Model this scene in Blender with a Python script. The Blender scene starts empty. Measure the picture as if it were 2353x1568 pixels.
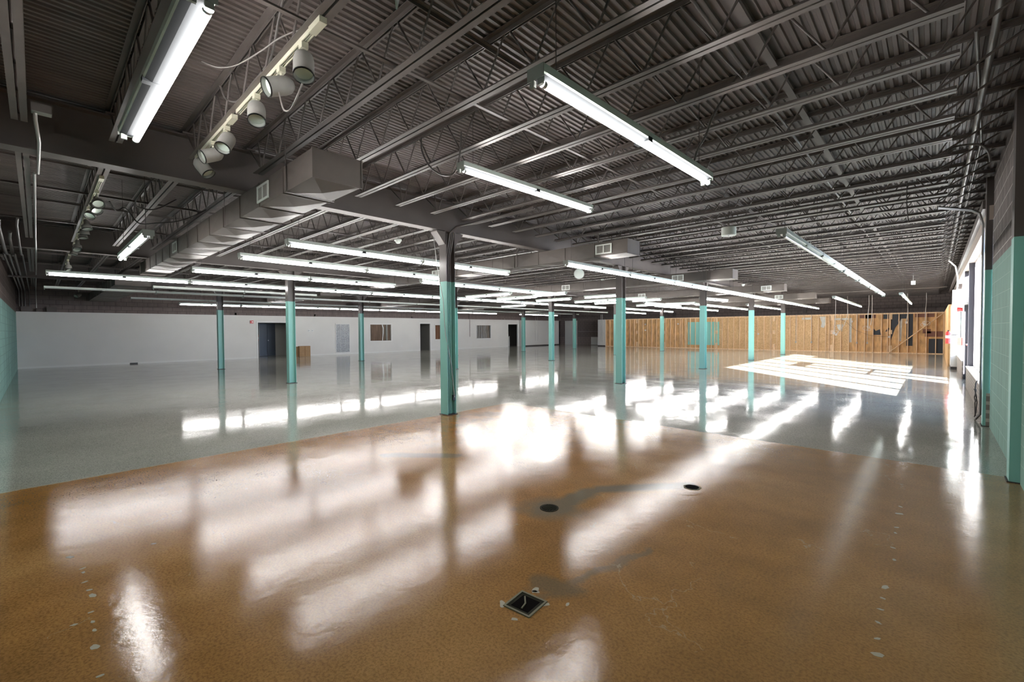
import bpy, math, random
from mathutils import Vector, Matrix
random.seed(7)
sc = bpy.context.scene
C = sc.collection
# ------------------------------------------------------------------ camera
CAMZ = 1.55
cd = bpy.data.cameras.new('camera'); cam = bpy.data.objects.new('camera', cd); C.objects.link(cam)
cd.sensor_fit = 'HORIZONTAL'; cd.sensor_width = 36.0; cd.lens = 1030.187 * 36 / 2353
yaw, pitch, roll = math.radians(-43.369), math.radians(-1.427), math.radians(-0.345)
F = Vector((math.sin(yaw) * math.cos(pitch), math.cos(yaw) * math.cos(pitch), math.sin(pitch)))
R0 = Vector((math.cos(yaw), -math.sin(yaw), 0)); U0 = R0.cross(F)
Rv = R0 * math.cos(roll) + U0 * math.sin(roll); Uv = -R0 * math.sin(roll) + U0 * math.cos(roll)
M = Matrix((Rv, Uv, -F)).transposed().to_4x4(); M.translation = Vector((0, 0, CAMZ))
cam.matrix_world = M; cd.clip_start = 0.05; cd.clip_end = 400
sc.camera = cam
# ------------------------------------------------------------------ world, sun, exposure
w = bpy.data.worlds.new('sky'); sc.world = w; w.use_nodes = True
bgn = w.node_tree.nodes['Background']; bgn.inputs[0].default_value = (0.42, 0.62, 1.0, 1); bgn.inputs[1].default_value = 2.6
sl = bpy.data.lights.new('sun', 'SUN'); sun = bpy.data.objects.new('sun', sl); C.objects.link(sun)
sl.energy = 42.0; sl.angle = math.radians(0.4); sl.color = (1.0, 0.97, 0.93)
sdir = Vector((-1, 1, -0.452)).normalized()
sun.rotation_euler = sdir.to_track_quat('-Z', 'Y').to_euler(); sun.location = (12, 0, 10)
sc.view_settings.view_transform = 'Standard'; sc.view_settings.look = 'None'
sc.view_settings.gamma = 1.0; sc.view_settings.use_curve_mapping = False
sc.view_settings.exposure = 2.25
TUBE = 15.0
sc.cycles.use_light_tree = False
# ------------------------------------------------------------------ layout numbers (metres)
WX = 0.625            # window-side wall face
GX = [-6.527, -13.967, -21.446]   # girder / column lines
CY0, CS = 5.191, 6.2366           # column rows along Y
GREY = -28.4          # grey partition face
BACKW = -28.5         # block wall over it
NEARW = -0.602        # near end wall
FARP = 35.7           # stud partition
FARW = 37.6           # far block wall
DECK = 3.932
J0, JS = -0.07, 0.668

# ------------------------------------------------------------------ materials
MATS = {}
def mat(name, col, rough=0.6, metal=0.0, noise=0.0, nscale=8.0, bump=0.0, emit=None, estr=0.0, stretch=(1, 1, 1), coat=0.0):
    if name in MATS: return MATS[name]
    m = bpy.data.materials.new(name); m.use_nodes = True; nt = m.node_tree; N = nt.nodes; L = nt.links
    b = N['Principled BSDF']
    b.inputs['Base Color'].default_value = (*col, 1); b.inputs['Roughness'].default_value = rough; b.inputs['Metallic'].default_value = metal
    b.inputs['Coat Weight'].default_value = coat
    if emit: b.inputs['Emission Color'].default_value = (*emit, 1); b.inputs['Emission Strength'].default_value = estr
    if noise > 0 or bump > 0:
        tc = N.new('ShaderNodeNewGeometry'); mp = N.new('ShaderNodeMapping'); mp.inputs['Scale'].default_value = stretch
        L.new(tc.outputs['Position'], mp.inputs['Vector'])
        n = N.new('ShaderNodeTexNoise'); n.inputs['Scale'].default_value = nscale; n.inputs['Detail'].default_value = 5
        L.new(mp.outputs[0], n.inputs['Vector'])
        if noise > 0:
            r = N.new('ShaderNodeValToRGB'); r.color_ramp.elements[0].position = 0.3; r.color_ramp.elements[1].position = 0.7
            r.color_ramp.elements[0].color = (*[c * (1 - noise) for c in col], 1)
            r.color_ramp.elements[1].color = (*[min(1, c * (1 + noise)) for c in col], 1)
            L.new(n.outputs['Fac'], r.inputs[0]); L.new(r.outputs[0], b.inputs['Base Color'])
        if bump > 0:
            bp = N.new('ShaderNodeBump'); bp.inputs['Strength'].default_value = bump; bp.inputs['Distance'].default_value = 0.02
            L.new(n.outputs['Fac'], bp.inputs['Height']); L.new(bp.outputs[0], b.inputs['Normal'])
    MATS[name] = m
    return m

def math_node(N, L, op, a, b=None, v=None):
    n = N.new('ShaderNodeMath'); n.operation = op
    for i, x in enumerate((a, b)):
        if x is None: continue
        if isinstance(x, (int, float)): n.inputs[i].default_value = x
        else: L.new(x, n.inputs[i])
    return n.outputs[0]

def block_mat(name, low, high, split, axis, mortar_low, mortar_high, bw=0.4, bh=0.2, rough=0.75, streak=0.25, msize=0.012, zoff=0.0, grime=0.0):
    """painted block: colour changes at height split (None = one colour)"""
    m = bpy.data.materials.new(name); m.use_nodes = True; nt = m.node_tree; N = nt.nodes; L = nt.links; b = N['Principled BSDF']
    g = N.new('ShaderNodeNewGeometry'); s = N.new('ShaderNodeSeparateXYZ'); L.new(g.outputs['Position'], s.inputs[0])
    cb = N.new('ShaderNodeCombineXYZ'); L.new(s.outputs[axis], cb.inputs[0])
    L.new(math_node(N, L, 'ADD', s.outputs['Z'], zoff), cb.inputs[1])
    br = N.new('ShaderNodeTexBrick'); br.inputs['Scale'].default_value = 1; br.inputs['Brick Width'].default_value = bw; br.inputs['Row Height'].default_value = bh
    br.inputs['Mortar Size'].default_value = msize; br.inputs['Mortar Smooth'].default_value = 0.3; br.inputs['Bias'].default_value = 0
    br.inputs['Color1'].default_value = (0, 0, 0, 1); br.inputs['Color2'].default_value = (0.12, 0.12, 0.12, 1); br.inputs['Mortar'].default_value = (1, 1, 1, 1)
    L.new(cb.outputs[0], br.inputs['Vector'])
    if split is None: hi = None
    else: hi = math_node(N, L, 'GREATER_THAN', s.outputs['Z'], split)
    def two(a, c):
        x = N.new('ShaderNodeMix'); x.data_type = 'RGBA'; x.inputs['A'].default_value = (*a, 1); x.inputs['B'].default_value = (*c, 1)
        if hi is None: x.inputs['Factor'].default_value = 0
        else: L.new(hi, x.inputs['Factor'])
        return x.outputs['Result']
    base = two(low, high); mort = two(mortar_low, mortar_high)
    mp = N.new('ShaderNodeMapping'); mp.inputs['Scale'].default_value = (6, 6, 0.8); L.new(g.outputs['Position'], mp.inputs['Vector'])
    n = N.new('ShaderNodeTexNoise'); n.inputs['Scale'].default_value = 1.2; n.inputs['Detail'].default_value = 6; L.new(mp.outputs[0], n.inputs['Vector'])
    mm = N.new('ShaderNodeMapRange'); mm.inputs['From Min'].default_value = 0.3; mm.inputs['From Max'].default_value = 0.7
    mm.inputs['To Min'].default_value = 1 - streak; mm.inputs['To Max'].default_value = 1 + streak; L.new(n.outputs['Fac'], mm.inputs['Value'])
    vm = N.new('ShaderNodeVectorMath'); vm.operation = 'SCALE'; L.new(base, vm.inputs[0]); L.new(mm.outputs[0], vm.inputs['Scale'])
    bb = N.new('ShaderNodeMix'); bb.data_type = 'RGBA'; L.new(vm.outputs[0], bb.inputs['A']); L.new(mort, bb.inputs['B']); L.new(br.outputs['Fac'], bb.inputs['Factor'])
    L.new(bb.outputs['Result'], b.inputs['Base Color']); b.inputs['Roughness'].default_value = rough
    n2 = N.new('ShaderNodeTexNoise'); n2.inputs['Scale'].default_value = 40; n2.inputs['Detail'].default_value = 3; L.new(g.outputs['Position'], n2.inputs['Vector'])
    hh = math_node(N, L, 'SUBTRACT', math_node(N, L, 'MULTIPLY', n2.outputs['Fac'], 0.25), br.outputs['Fac'])
    bp = N.new('ShaderNodeBump'); bp.inputs['Strength'].default_value = 0.5; bp.inputs['Distance'].default_value = 0.01; L.new(hh, bp.inputs['Height']); L.new(bp.outputs[0], b.inputs['Normal'])
    MATS[name] = m; return m

def floor_mat():
    m = bpy.data.materials.new('polished_concrete'); m.use_nodes = True; nt = m.node_tree; N = nt.nodes; L = nt.links; b = N['Principled BSDF']
    g = N.new('ShaderNodeNewGeometry'); s = N.new('ShaderNodeSeparateXYZ'); L.new(g.outputs['Position'], s.inputs[0])
    def noise(scale, det=5, mp=None, rough=0.55):
        n = N.new('ShaderNodeTexNoise'); n.inputs['Scale'].default_value = scale; n.inputs['Detail'].default_value = det; n.inputs['Roughness'].default_value = rough
        if mp:
            q = N.new('ShaderNodeMapping'); q.inputs['Scale'].default_value = mp; L.new(g.outputs['Position'], q.inputs['Vector']); L.new(q.outputs[0], n.inputs['Vector'])
        else: L.new(g.outputs['Position'], n.inputs['Vector'])
        return n.outputs['Fac']
    def ramp(x, stops):
        r = N.new('ShaderNodeValToRGB'); e = r.color_ramp.elements
        while len(e) < len(stops): e.new(0.5)
        for i, (p, c) in enumerate(stops): e[i].position = p; e[i].color = (*c, 1)
        L.new(x, r.inputs[0]); return r.outputs[0]
    def mix(f, a, c, mode='MIX'):
        x = N.new('ShaderNodeMix'); x.data_type = 'RGBA'; x.blend_type = mode
        for k, v in (('Factor', f), ('A', a), ('B', c)):
            if isinstance(v, (int, float)): x.inputs[k].default_value = v
            elif isinstance(v, tuple): x.inputs[k].default_value = (*v, 1)
            else: L.new(v, x.inputs[k])
        return x.outputs['Result']
    wob = math_node(N, L, 'MULTIPLY', math_node(N, L, 'SUBTRACT', noise(3.0, 4), 0.5), 0.05)
    wobf = math_node(N, L, 'MULTIPLY', math_node(N, L, 'SUBTRACT', noise(25, 4), 0.5), 0.05)
    wx = math_node(N, L, 'ADD', math_node(N, L, 'ADD', s.outputs['X'], wob), wobf)
    wy = math_node(N, L, 'ADD', math_node(N, L, 'ADD', s.outputs['Y'], wob), wobf)
    inb = math_node(N, L, 'MULTIPLY', math_node(N, L, 'GREATER_THAN', wx, -6.56), math_node(N, L, 'LESS_THAN', wy, 6.83))
    # brown stained slab
    brown = ramp(noise(0.55, 7), [(0.3, (0.25, 0.122, 0.036)), (0.5, (0.355, 0.178, 0.053)), (0.7, (0.44, 0.25, 0.095))])
    brown = mix(0.5, brown, ramp(noise(2.6, 8, None, 0.7), [(0.3, (0.60, 0.56, 0.5)), (0.7, (1.25, 1.2, 1.15))]), 'MULTIPLY')
    fine = ramp(noise(70, 5, None, 0.7), [(0.38, (0.55, 0.52, 0.47)), (0.56, (1.15, 1.15, 1.15))])
    brown = mix(0.75, brown, fine, 'MULTIPLY')
    # worn lighter / greyer towards the window side
    rs = N.new('ShaderNodeMapRange'); rs.inputs['From Min'].default_value = -3.0; rs.inputs['From Max'].default_value = 0.6; L.new(math_node(N, L, 'ADD', s.outputs['X'], math_node(N, L, 'MULTIPLY', noise(0.6), 1.4)), rs.inputs['Value'])
    brown = mix(math_node(N, L, 'MULTIPLY', rs.outputs[0], 0.35), brown, (0.30, 0.21, 0.115))
    # old grey repair trench between the drains
    def seg(ax, ay, bx, by, wd, warp):
        # distance to a segment, as nodes
        dx, dy = bx - ax, by - ay; l2 = dx * dx + dy * dy
        px = math_node(N, L, 'SUBTRACT', math_node(N, L, 'ADD', s.outputs['X'], warp), ax); py = math_node(N, L, 'SUBTRACT', math_node(N, L, 'ADD', s.outputs['Y'], warp), ay)
        t = math_node(N, L, 'DIVIDE', math_node(N, L, 'ADD', math_node(N, L, 'MULTIPLY', px, dx), math_node(N, L, 'MULTIPLY', py, dy)), l2)
        cl = N.new('ShaderNodeClamp'); L.new(t, cl.inputs[0]); t = cl.outputs[0]
        ex = math_node(N, L, 'SUBTRACT', px, math_node(N, L, 'MULTIPLY', t, dx)); ey = math_node(N, L, 'SUBTRACT', py, math_node(N, L, 'MULTIPLY', t, dy))
        d = math_node(N, L, 'SQRT', math_node(N, L, 'ADD', math_node(N, L, 'MULTIPLY', ex, ex), math_node(N, L, 'MULTIPLY', ey, ey)))
        r = N.new('ShaderNodeMapRange'); r.inputs['From Min'].default_value = wd; r.inputs['From Max'].default_value = wd * 0.4; L.new(d, r.inputs['Value']); return r.outputs[0]
    wp = math_node(N, L, 'MULTIPLY', math_node(N, L, 'SUBTRACT', noise(4, 6), 0.5), 0.30)
    tr = math_node(N, L, 'MAXIMUM', seg(-2.42, 3.02, -2.35, 3.7, 0.14, wp), seg(-2.35, 3.7, -1.75, 4.4, 0.13, wp))
    tr = math_node(N, L, 'MAXIMUM', tr, seg(-2.42, 3.02, -2.42, 3.03, 0.30, wp))
    tr = math_node(N, L, 'MAXIMUM', tr, math_node(N, L, 'MULTIPLY', seg(-1.62, 2.0, -1.45, 2.9, 0.05, wp), 0.6))
    tr = math_node(N, L, 'MAXIMUM', tr, math_node(N, L, 'MULTIPLY', seg(-4.9, 3.0, -4.3, 3.5, 0.14, wp), 0.7))
    tr = math_node(N, L, 'MAXIMUM', tr, math_node(N, L, 'MULTIPLY', seg(-1.75, 2.08, -1.6, 2.12, 0.12, wp), 0.7))
    brown = mix(math_node(N, L, 'MULTIPLY', tr, 0.8), brown, (0.13, 0.122, 0.092))
    # grey ground-and-polished slab with aggregate specks
    grey = ramp(noise(0.5, 6), [(0.3, (0.29, 0.29, 0.265)), (0.7, (0.385, 0.38, 0.35))])
    vo = N.new('ShaderNodeTexVoronoi'); vo.inputs['Scale'].default_value = 70; L.new(g.outputs['Position'], vo.inputs['Vector'])
    spk = ramp(vo.outputs['Distance'], [(0.1, (0.50, 0.50, 0.47)), (0.55, (1.25, 1.25, 1.2))])
    grey = mix(0.8, grey, spk, 'MULTIPLY')
    grey = mix(0.6, grey, ramp(noise(160, 3), [(0.35, (0.55, 0.55, 0.55)), (0.65, (1.3, 1.3, 1.3))]), 'MULTIPLY')
    col = mix(inb, grey, brown)
    # pale crumbly seam along the slab edge
    d1 = math_node(N, L, 'ABSOLUTE', math_node(N, L, 'ADD', wx, 6.56)); d2 = math_node(N, L, 'ABSOLUTE', math_node(N, L, 'SUBTRACT', wy, 6.83))
    on1 = math_node(N, L, 'LESS_THAN', s.outputs['Y'], 6.9); on2 = math_node(N, L, 'GREATER_THAN', s.outputs['X'], -6.6)
    seam = math_node(N, L, 'MAXIMUM', math_node(N, L, 'MULTIPLY', math_node(N, L, 'LESS_THAN', d1, 0.018), on1),
                     math_node(N, L, 'MULTIPLY', math_node(N, L, 'LESS_THAN', d2, 0.008), on2))
    col = mix(math_node(N, L, 'MULTIPLY', seam, 0.7), col, (0.42, 0.38, 0.30))
    # hairline cracks and pale chips
    v2 = N.new('ShaderNodeTexVoronoi'); v2.feature = 'DISTANCE_TO_EDGE'; v2.inputs['Scale'].default_value = 0.42
    dm = N.new('ShaderNodeVectorMath'); dm.operation = 'ADD'; q3 = N.new('ShaderNodeTexNoise'); q3.inputs['Scale'].default_value = 2.5; q3.inputs['Detail'].default_value = 6
    L.new(g.outputs['Position'], q3.inputs['Vector']); L.new(g.outputs['Position'], dm.inputs[0]); L.new(q3.outputs['Color'], dm.inputs[1]); L.new(dm.outputs[0], v2.inputs['Vector'])
    crack = math_node(N, L, 'MULTIPLY', math_node(N, L, 'LESS_THAN', v2.outputs['Distance'], 0.0016), math_node(N, L, 'GREATER_THAN', noise(1.1, 3), 0.54))
    col = mix(math_node(N, L, 'MULTIPLY', crack, math_node(N, L, 'MULTIPLY', inb, 0.45)), col, (0.40, 0.33, 0.22))
    L.new(col, b.inputs['Base Color'])
    # gloss: the brown area is a wavier coat
    rr = N.new('ShaderNodeMapRange'); rr.inputs['From Min'].default_value = 0.3; rr.inputs['From Max'].default_value = 0.7
    rr.inputs['To Min'].default_value = 0.05; rr.inputs['To Max'].default_value = 0.13; L.new(noise(1.3, 6, None, 0.65), rr.inputs['Value'])
    L.new(math_node(N, L, 'ADD', rr.outputs[0], math_node(N, L, 'MULTIPLY', inb, 0.01)), b.inputs['Roughness'])
    b.inputs['IOR'].default_value = 1.55
    h1 = math_node(N, L, 'MULTIPLY', noise(1.6, 2), 0.05)
    h2 = math_node(N, L, 'MULTIPLY', math_node(N, L, 'MULTIPLY', noise(13, 7, None, 0.65), 0.022), math_node(N, L, 'ADD', math_node(N, L, 'MULTIPLY', inb, 0.9), 0.1))
    h = math_node(N, L, 'ADD', h1, h2)
    bp = N.new('ShaderNodeBump'); bp.inputs['Strength'].default_value = 0.5; bp.inputs['Distance'].default_value = 0.1; L.new(h, bp.inputs['Height']); L.new(bp.outputs[0], b.inputs['Normal'])
    MATS['floor'] = m; return m

def glass_mat():
    m = bpy.data.materials.new('window_glass'); m.use_nodes = True; nt = m.node_tree; N = nt.nodes; L = nt.links
    for n in list(N):
        if n.type != 'OUTPUT_MATERIAL': N.remove(n)
    o = [n for n in N if n.type == 'OUTPUT_MATERIAL'][0]
    t = N.new('ShaderNodeBsdfTransparent'); t.inputs[0].default_value = (0.95, 0.97, 0.97, 1); gl = N.new('ShaderNodeBsdfGlossy'); gl.inputs['Roughness'].default_value = 0.02
    lw = N.new('ShaderNodeFresnel'); lw.inputs[0].default_value = 1.45; mx = N.new('ShaderNodeMixShader')
    mm = math_node(N, L, 'MULTIPLY', lw.outputs[0], 0.5)
    L.new(mm, mx.inputs[0]); L.new(t.outputs[0], mx.inputs[1]); L.new(gl.outputs[0], mx.inputs[2]); L.new(mx.outputs[0], o.inputs[0])
    MATS['glass'] = m; return m

TEAL = (0.235, 0.50, 0.45); DARKP = (0.088, 0.074, 0.070)
def column_mat():
    m = bpy.data.materials.new('two_tone_column_paint'); m.use_nodes = True; nt = m.node_tree; N = nt.nodes; L = nt.links; b = N['Principled BSDF']
    g = N.new('ShaderNodeNewGeometry'); s = N.new('ShaderNodeSeparateXYZ'); L.new(g.outputs['Position'], s.inputs[0])
    n = N.new('ShaderNodeTexNoise'); n.inputs['Scale'].default_value = 6; L.new(g.outputs['Position'], n.inputs['Vector'])
    z = math_node(N, L, 'GREATER_THAN', math_node(N, L, 'ADD', s.outputs['Z'], math_node(N, L, 'MULTIPLY', n.outputs['Fac'], 0.01)), 2.44)
    x = N.new('ShaderNodeMix'); x.data_type = 'RGBA'; x.inputs['A'].default_value = (*TEAL, 1); x.inputs['B'].default_value = (*DARKP, 1); L.new(z, x.inputs['Factor'])
    L.new(x.outputs['Result'], b.inputs['Base Color']); b.inputs['Roughness'].default_value = 0.45; MATS['column'] = m; return m

STEEL = mat('dark_painted_steel', (0.115, 0.096, 0.088), 0.45, noise=0.15, nscale=3)
DECKM = mat('dark_painted_deck', (0.135, 0.110, 0.101), 0.5, noise=0.25, nscale=1.2, stretch=(4, 0.6, 1))
GIRD = mat('dark_painted_girder', (0.100, 0.083, 0.077), 0.5, noise=0.1, nscale=2)
DUCTM = mat('dark_painted_duct', (0.115, 0.096, 0.086), 0.52, noise=0.12, nscale=3)
PIPE = mat('dark_painted_conduit', (0.11, 0.098, 0.092), 0.35)
GALV = mat('galvanised_conduit', (0.42, 0.42, 0.41), 0.35, metal=0.6)
WHITEM = mat('white_enamel', (0.70, 0.74, 0.70), 0.35)
REFL = mat('white_reflector', (0.80, 0.83, 0.84), 0.25); HOUSE = mat('fixture_enamel', (0.50, 0.56, 0.52), 0.35); REFLD = mat('glare_darkened_tray', (0.022, 0.024, 0.026), 0.8); REFLD.node_tree.nodes['Principled BSDF'].inputs['Specular IOR Level'].default_value = 0.1; SOCK = mat('lamp_socket', (0.22, 0.24, 0.22), 0.6)  # REFLD: white tray coloured near black to offset glare from the lit tube
TUBEM = mat('lit_tube', (0.9, 0.9, 0.9), 0.3, emit=(1.0, 0.97, 0.94), estr=TUBE)
TUBEOFF = mat('unlit_tube', (0.75, 0.77, 0.78), 0.2)
BOXG = mat('grey_box_cover', (0.22, 0.24, 0.21), 0.5)
FLEX = mat('flexible_conduit_grey', (0.24, 0.22, 0.205), 0.45)
CREAM = mat('cream_plastic', (0.58, 0.56, 0.44), 0.4)
GREYW = mat('grey_wall_paint', (0.63, 0.62, 0.595), 0.55, noise=0.04, nscale=0.7)
TRIMW = mat('white_trim_paint', (0.68, 0.68, 0.66), 0.45)
TRANSW = mat('pale_filler_paint', (0.60, 0.60, 0.56), 0.6, noise=0.15, nscale=6)
WOOD = mat('stud_pine', (0.82, 0.60, 0.38), 0.7, noise=0.22, nscale=3, stretch=(6, 6, 0.7))
PLY = mat('plywood', (0.60, 0.36, 0.16), 0.65, noise=0.28, nscale=2.2, stretch=(3, 3, 1), bump=0.1)
def osb_mat():
    m = bpy.data.materials.new('strand_board'); m.use_nodes = True; nt = m.node_tree; N = nt.nodes; L = nt.links; b = N['Principled BSDF']
    g = N.new('ShaderNodeNewGeometry'); vo = N.new('ShaderNodeTexVoronoi'); vo.inputs['Scale'].default_value = 16
    n0 = N.new('ShaderNodeTexNoise'); n0.inputs['Scale'].default_value = 7; L.new(g.outputs['Position'], n0.inputs['Vector'])
    ad = N.new('ShaderNodeVectorMath'); ad.operation = 'ADD'; L.new(g.outputs['Position'], ad.inputs[0]); L.new(n0.outputs['Color'], ad.inputs[1]); L.new(ad.outputs[0], vo.inputs['Vector'])
    r = N.new('ShaderNodeValToRGB'); r.color_ramp.elements[0].color = (0.48, 0.28, 0.12, 1); r.color_ramp.elements[1].color = (0.80, 0.56, 0.30, 1)
    sp = N.new('ShaderNodeSeparateColor'); L.new(vo.outputs['Color'], sp.inputs[0]); L.new(sp.outputs[0], r.inputs[0]); L.new(r.outputs[0], b.inputs['Base Color']); b.inputs['Roughness'].default_value = 0.6
    MATS['osb'] = m; return m
OSB = osb_mat()
NAVY = mat('slate_blue_paint', (0.030, 0.037, 0.050), 0.6); MAROON = mat('maroon_paint', (0.19, 0.085, 0.060), 0.6)
TEALP = mat('teal_paint', (0.26, 0.60, 0.55), 0.6)
RED = mat('red_paint', (0.62, 0.035, 0.03), 0.35); BLACK = mat('black_plastic', (0.012, 0.012, 0.013), 0.4)
CARD = mat('brown_cardboard', (0.33, 0.205, 0.105), 0.8, noise=0.08)
CARDD = mat('dark_cardboard_side', (0.22, 0.12, 0.05), 0.8)
BLUED = mat('dark_blue_door_paint', (0.028, 0.038, 0.052), 0.4)
HALLW = mat('hall_paint', (0.33, 0.33, 0.31), 0.7)
ALU = mat('bronze_aluminium', (0.045, 0.04, 0.045), 0.45, metal=0.2)
WHITEF = mat('white_window_frame', (0.75, 0.72, 0.72), 0.4)
BEIGE = mat('beige_lintel_paint', (0.46, 0.38, 0.33), 0.55)
CURT = mat('brown_curtain', (0.20, 0.085, 0.05), 0.8, noise=0.5, nscale=14, stretch=(1, 3, 0.1)); CURTG = mat('grey_curtain', (0.25, 0.25, 0.26), 0.8, noise=0.8, nscale=9, stretch=(1, 3, 0.1))
PANEL = mat('brown_panelling', (0.13, 0.075, 0.05), 0.6, noise=0.4, nscale=3, stretch=(1, 4, 0.5))
GRILLE = mat('speckled_grille', (0.30, 0.315, 0.33), 0.5, metal=0.2, noise=0.65, nscale=28)
WIREW = mat('white_cable', (0.66, 0.62, 0.58), 0.5); WIRED = mat('dark_cable', (0.05, 0.043, 0.04), 0.5)
MESHM = mat('drain_iron', (0.03, 0.028, 0.02), 0.8); HOLE = mat('drain_void', (0.004, 0.003, 0.003), 1.0); OLIVE = mat('corroded_rim', (0.16, 0.145, 0.09), 0.7)
for _m in (HOLE, MESHM): _m.node_tree.nodes['Principled BSDF'].inputs['Specular IOR Level'].default_value = 0.05
CHIP = mat('pale_floor_chip', (0.36, 0.325, 0.25), 0.6); LENS = mat('lamp_face', (0.55, 0.62, 0.56), 0.15); SHADEIN = mat('shade_inside', (0.30, 0.31, 0.29), 0.35)
SHADE = mat('lamp_shade_enamel', (0.34, 0.33, 0.31), 0.45, noise=0.1); WARM = mat('warm_lamp_face', (0.85, 0.62, 0.28), 0.3)
ASPH = mat('pale_pavement', (0.55, 0.53, 0.50), 0.9, noise=0.1); RUBBER = mat('dark_base', (0.05, 0.045, 0.045), 0.6)
glass = glass_mat(); floor_mat(); column_mat()
BLK_NEAR = block_mat('teal_over_dark_block_x', (0.23, 0.42, 0.38), (0.10, 0.072, 0.060), 2.41, 'X', (0.19, 0.35, 0.32), (0.16, 0.14, 0.13), streak=0.35)
BLK_RIGHT = block_mat('teal_over_dark_block_y', (0.20, 0.345, 0.29), (0.125, 0.100, 0.092), 2.495, 'Y', (0.30, 0.45, 0.39), (0.52, 0.48, 0.45), bh=0.2, msize=0.006, streak=0.15)
BLK_BACK = block_mat('dark_block_y', (0.165, 0.13, 0.122), (0.165, 0.13, 0.122), None, 'Y', (0.10, 0.08, 0.075), (0.1, 0.08, 0.075), streak=0.12)
BLK_FAR = block_mat('dark_block_x', (0.24, 0.19, 0.175), (0.185, 0.148, 0.138), 0.80, 'X', (0.12, 0.1, 0.09), (0.085, 0.07, 0.065), streak=0.12)
BRICK = block_mat('pale_brick', (0.40, 0.345, 0.30), (0.4, 0.345, 0.3), None, 'Y', (0.22, 0.18, 0.16), (0.2, 0.2, 0.2), bw=0.2, bh=0.067, msize=0.008, streak=0.3)

# ------------------------------------------------------------------ mesh helpers
class MB:
    def __init__(s): s.v = []; s.f = []; s.mi = []; s.sm = []
    def add(s, vs, fs, mi=0, sm=False):
        o = len(s.v); s.v += [tuple(v) for v in vs]; s.f += [tuple(i + o for i in f) for f in fs]; s.mi += [mi] * len(fs); s.sm += [sm] * len(fs); return s
    def box(s, x0, x1, y0, y1, z0, z1, mi=0):
        v = [(x0, y0, z0), (x1, y0, z0), (x1, y1, z0), (x0, y1, z0), (x0, y0, z1), (x1, y0, z1), (x1, y1, z1), (x0, y1, z1)]
        return s.add(v, [(0, 3, 2, 1), (4, 5, 6, 7), (0, 1, 5, 4), (1, 2, 6, 5), (2, 3, 7, 6), (3, 0, 4, 7)], mi)
    def tube(s, pts, r, n=8, mi=0, caps=True, radii=None):
        pts = [Vector(p) for p in pts]; rings = []; prev = None
        for i, p in enumerate(pts):
            t = (pts[min(i + 1, len(pts) - 1)] - pts[max(i - 1, 0)]).normalized()
            if prev is None:
                a = Vector((0, 0, 1)) if abs(t.z) < 0.9 else Vector((1, 0, 0)); u = t.cross(a).normalized()
            else: u = (prev - t * prev.dot(t)).normalized()
            prev = u; w_ = t.cross(u); rr = radii[i] if radii else r
            rings.append([p + (u * math.cos(2 * math.pi * k / n) + w_ * math.sin(2 * math.pi * k / n)) * rr for k in range(n)])
        vs = [v for q in rings for v in q]; fs = []
        for i in range(len(pts) - 1):
            for k in range(n): fs.append((i * n + k, i * n + (k + 1) % n, (i + 1) * n + (k + 1) % n, (i + 1) * n + k))
        s.add(vs, fs, mi, True)
        if caps:
            s.add(rings[0], [tuple(range(n))[::-1]], mi); s.add(rings[-1], [tuple(range(n))], mi)
        return s
    def prism(s, prof, axis, a, b, mi=0):
        """closed profile swept along axis: prof is (p,q) pairs of the other two axes in order"""
        n = len(prof)
        def P(t, p, q): return {'X': (t, p, q), 'Y': (p, t, q), 'Z': (p, q, t)}[axis]
        vs = [P(a, *p) for p in prof] + [P(b, *p) for p in prof]
        fs = [(k, (k + 1) % n, n + (k + 1) % n, n + k) for k in range(n)] + [tuple(range(n))[::-1], tuple(range(n, 2 * n))]
        return s.add(vs, fs, mi)
    def build(s, name, m, parent=None, loc=None):
        me = bpy.data.meshes.new(name); me.from_pydata(s.v, [], s.f); 
        for x in (m if isinstance(m, (list, tuple)) else [m]): me.materials.append(x)
        me.polygons.foreach_set('material_index', s.mi); me.polygons.foreach_set('use_smooth', s.sm); me.update()
        import bmesh as _b; bm = _b.new(); bm.from_mesh(me); _b.ops.recalc_face_normals(bm, faces=bm.faces); bm.to_mesh(me); bm.free()
        o = bpy.data.objects.new(name, me); C.objects.link(o)
        if parent: o.parent = parent
        if loc: o.location = loc
        return o
def tag(o, label, cat, group=None, kind=None):
    o['label'] = label; o['category'] = cat
    if group: o['group'] = group
    if kind: o['kind'] = kind
    return o
def thing(name, loc, label, cat, group=None, rz=0):
    o = bpy.data.objects.new(name, None); C.objects.link(o); o.location = loc; o.rotation_euler = (0, 0, rz); o.empty_display_size = 0.1
    return tag(o, label, cat, group)
KIDS = {}
def link_kid(p, c): KIDS.setdefault(p.name, []).append(c)
def dup(root, loc=None, rot=None, label=None, group=None):
    r = root.copy(); C.objects.link(r)
    if loc is not None: r.location = loc
    if rot is not None: r.rotation_euler = rot
    if label: r['label'] = label
    if group: r['group'] = group
    for ch in list(root.children):
        c = ch.copy(); C.objects.link(c); c.parent = r
        for g_ in ch.children:
            d = g_.copy(); C.objects.link(d); d.parent = c
    return r
def struct(name, mb, m, parent=None):
    o = mb.build(name, m, parent)
    if parent is None: o['kind'] = 'structure'
    return o
ORD = ['first', 'second', 'third', 'fourth', 'fifth', 'sixth', 'seventh', 'eighth', 'ninth', 'tenth', 'eleventh', 'twelfth', 'thirteenth', 'fourteenth']

# ================================================================== STRUCTURE
struct('floor', MB().box(-33.0, 0.9, NEARW - 0.3, 38.0, -0.25, 0.0), MATS['floor'])
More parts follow.
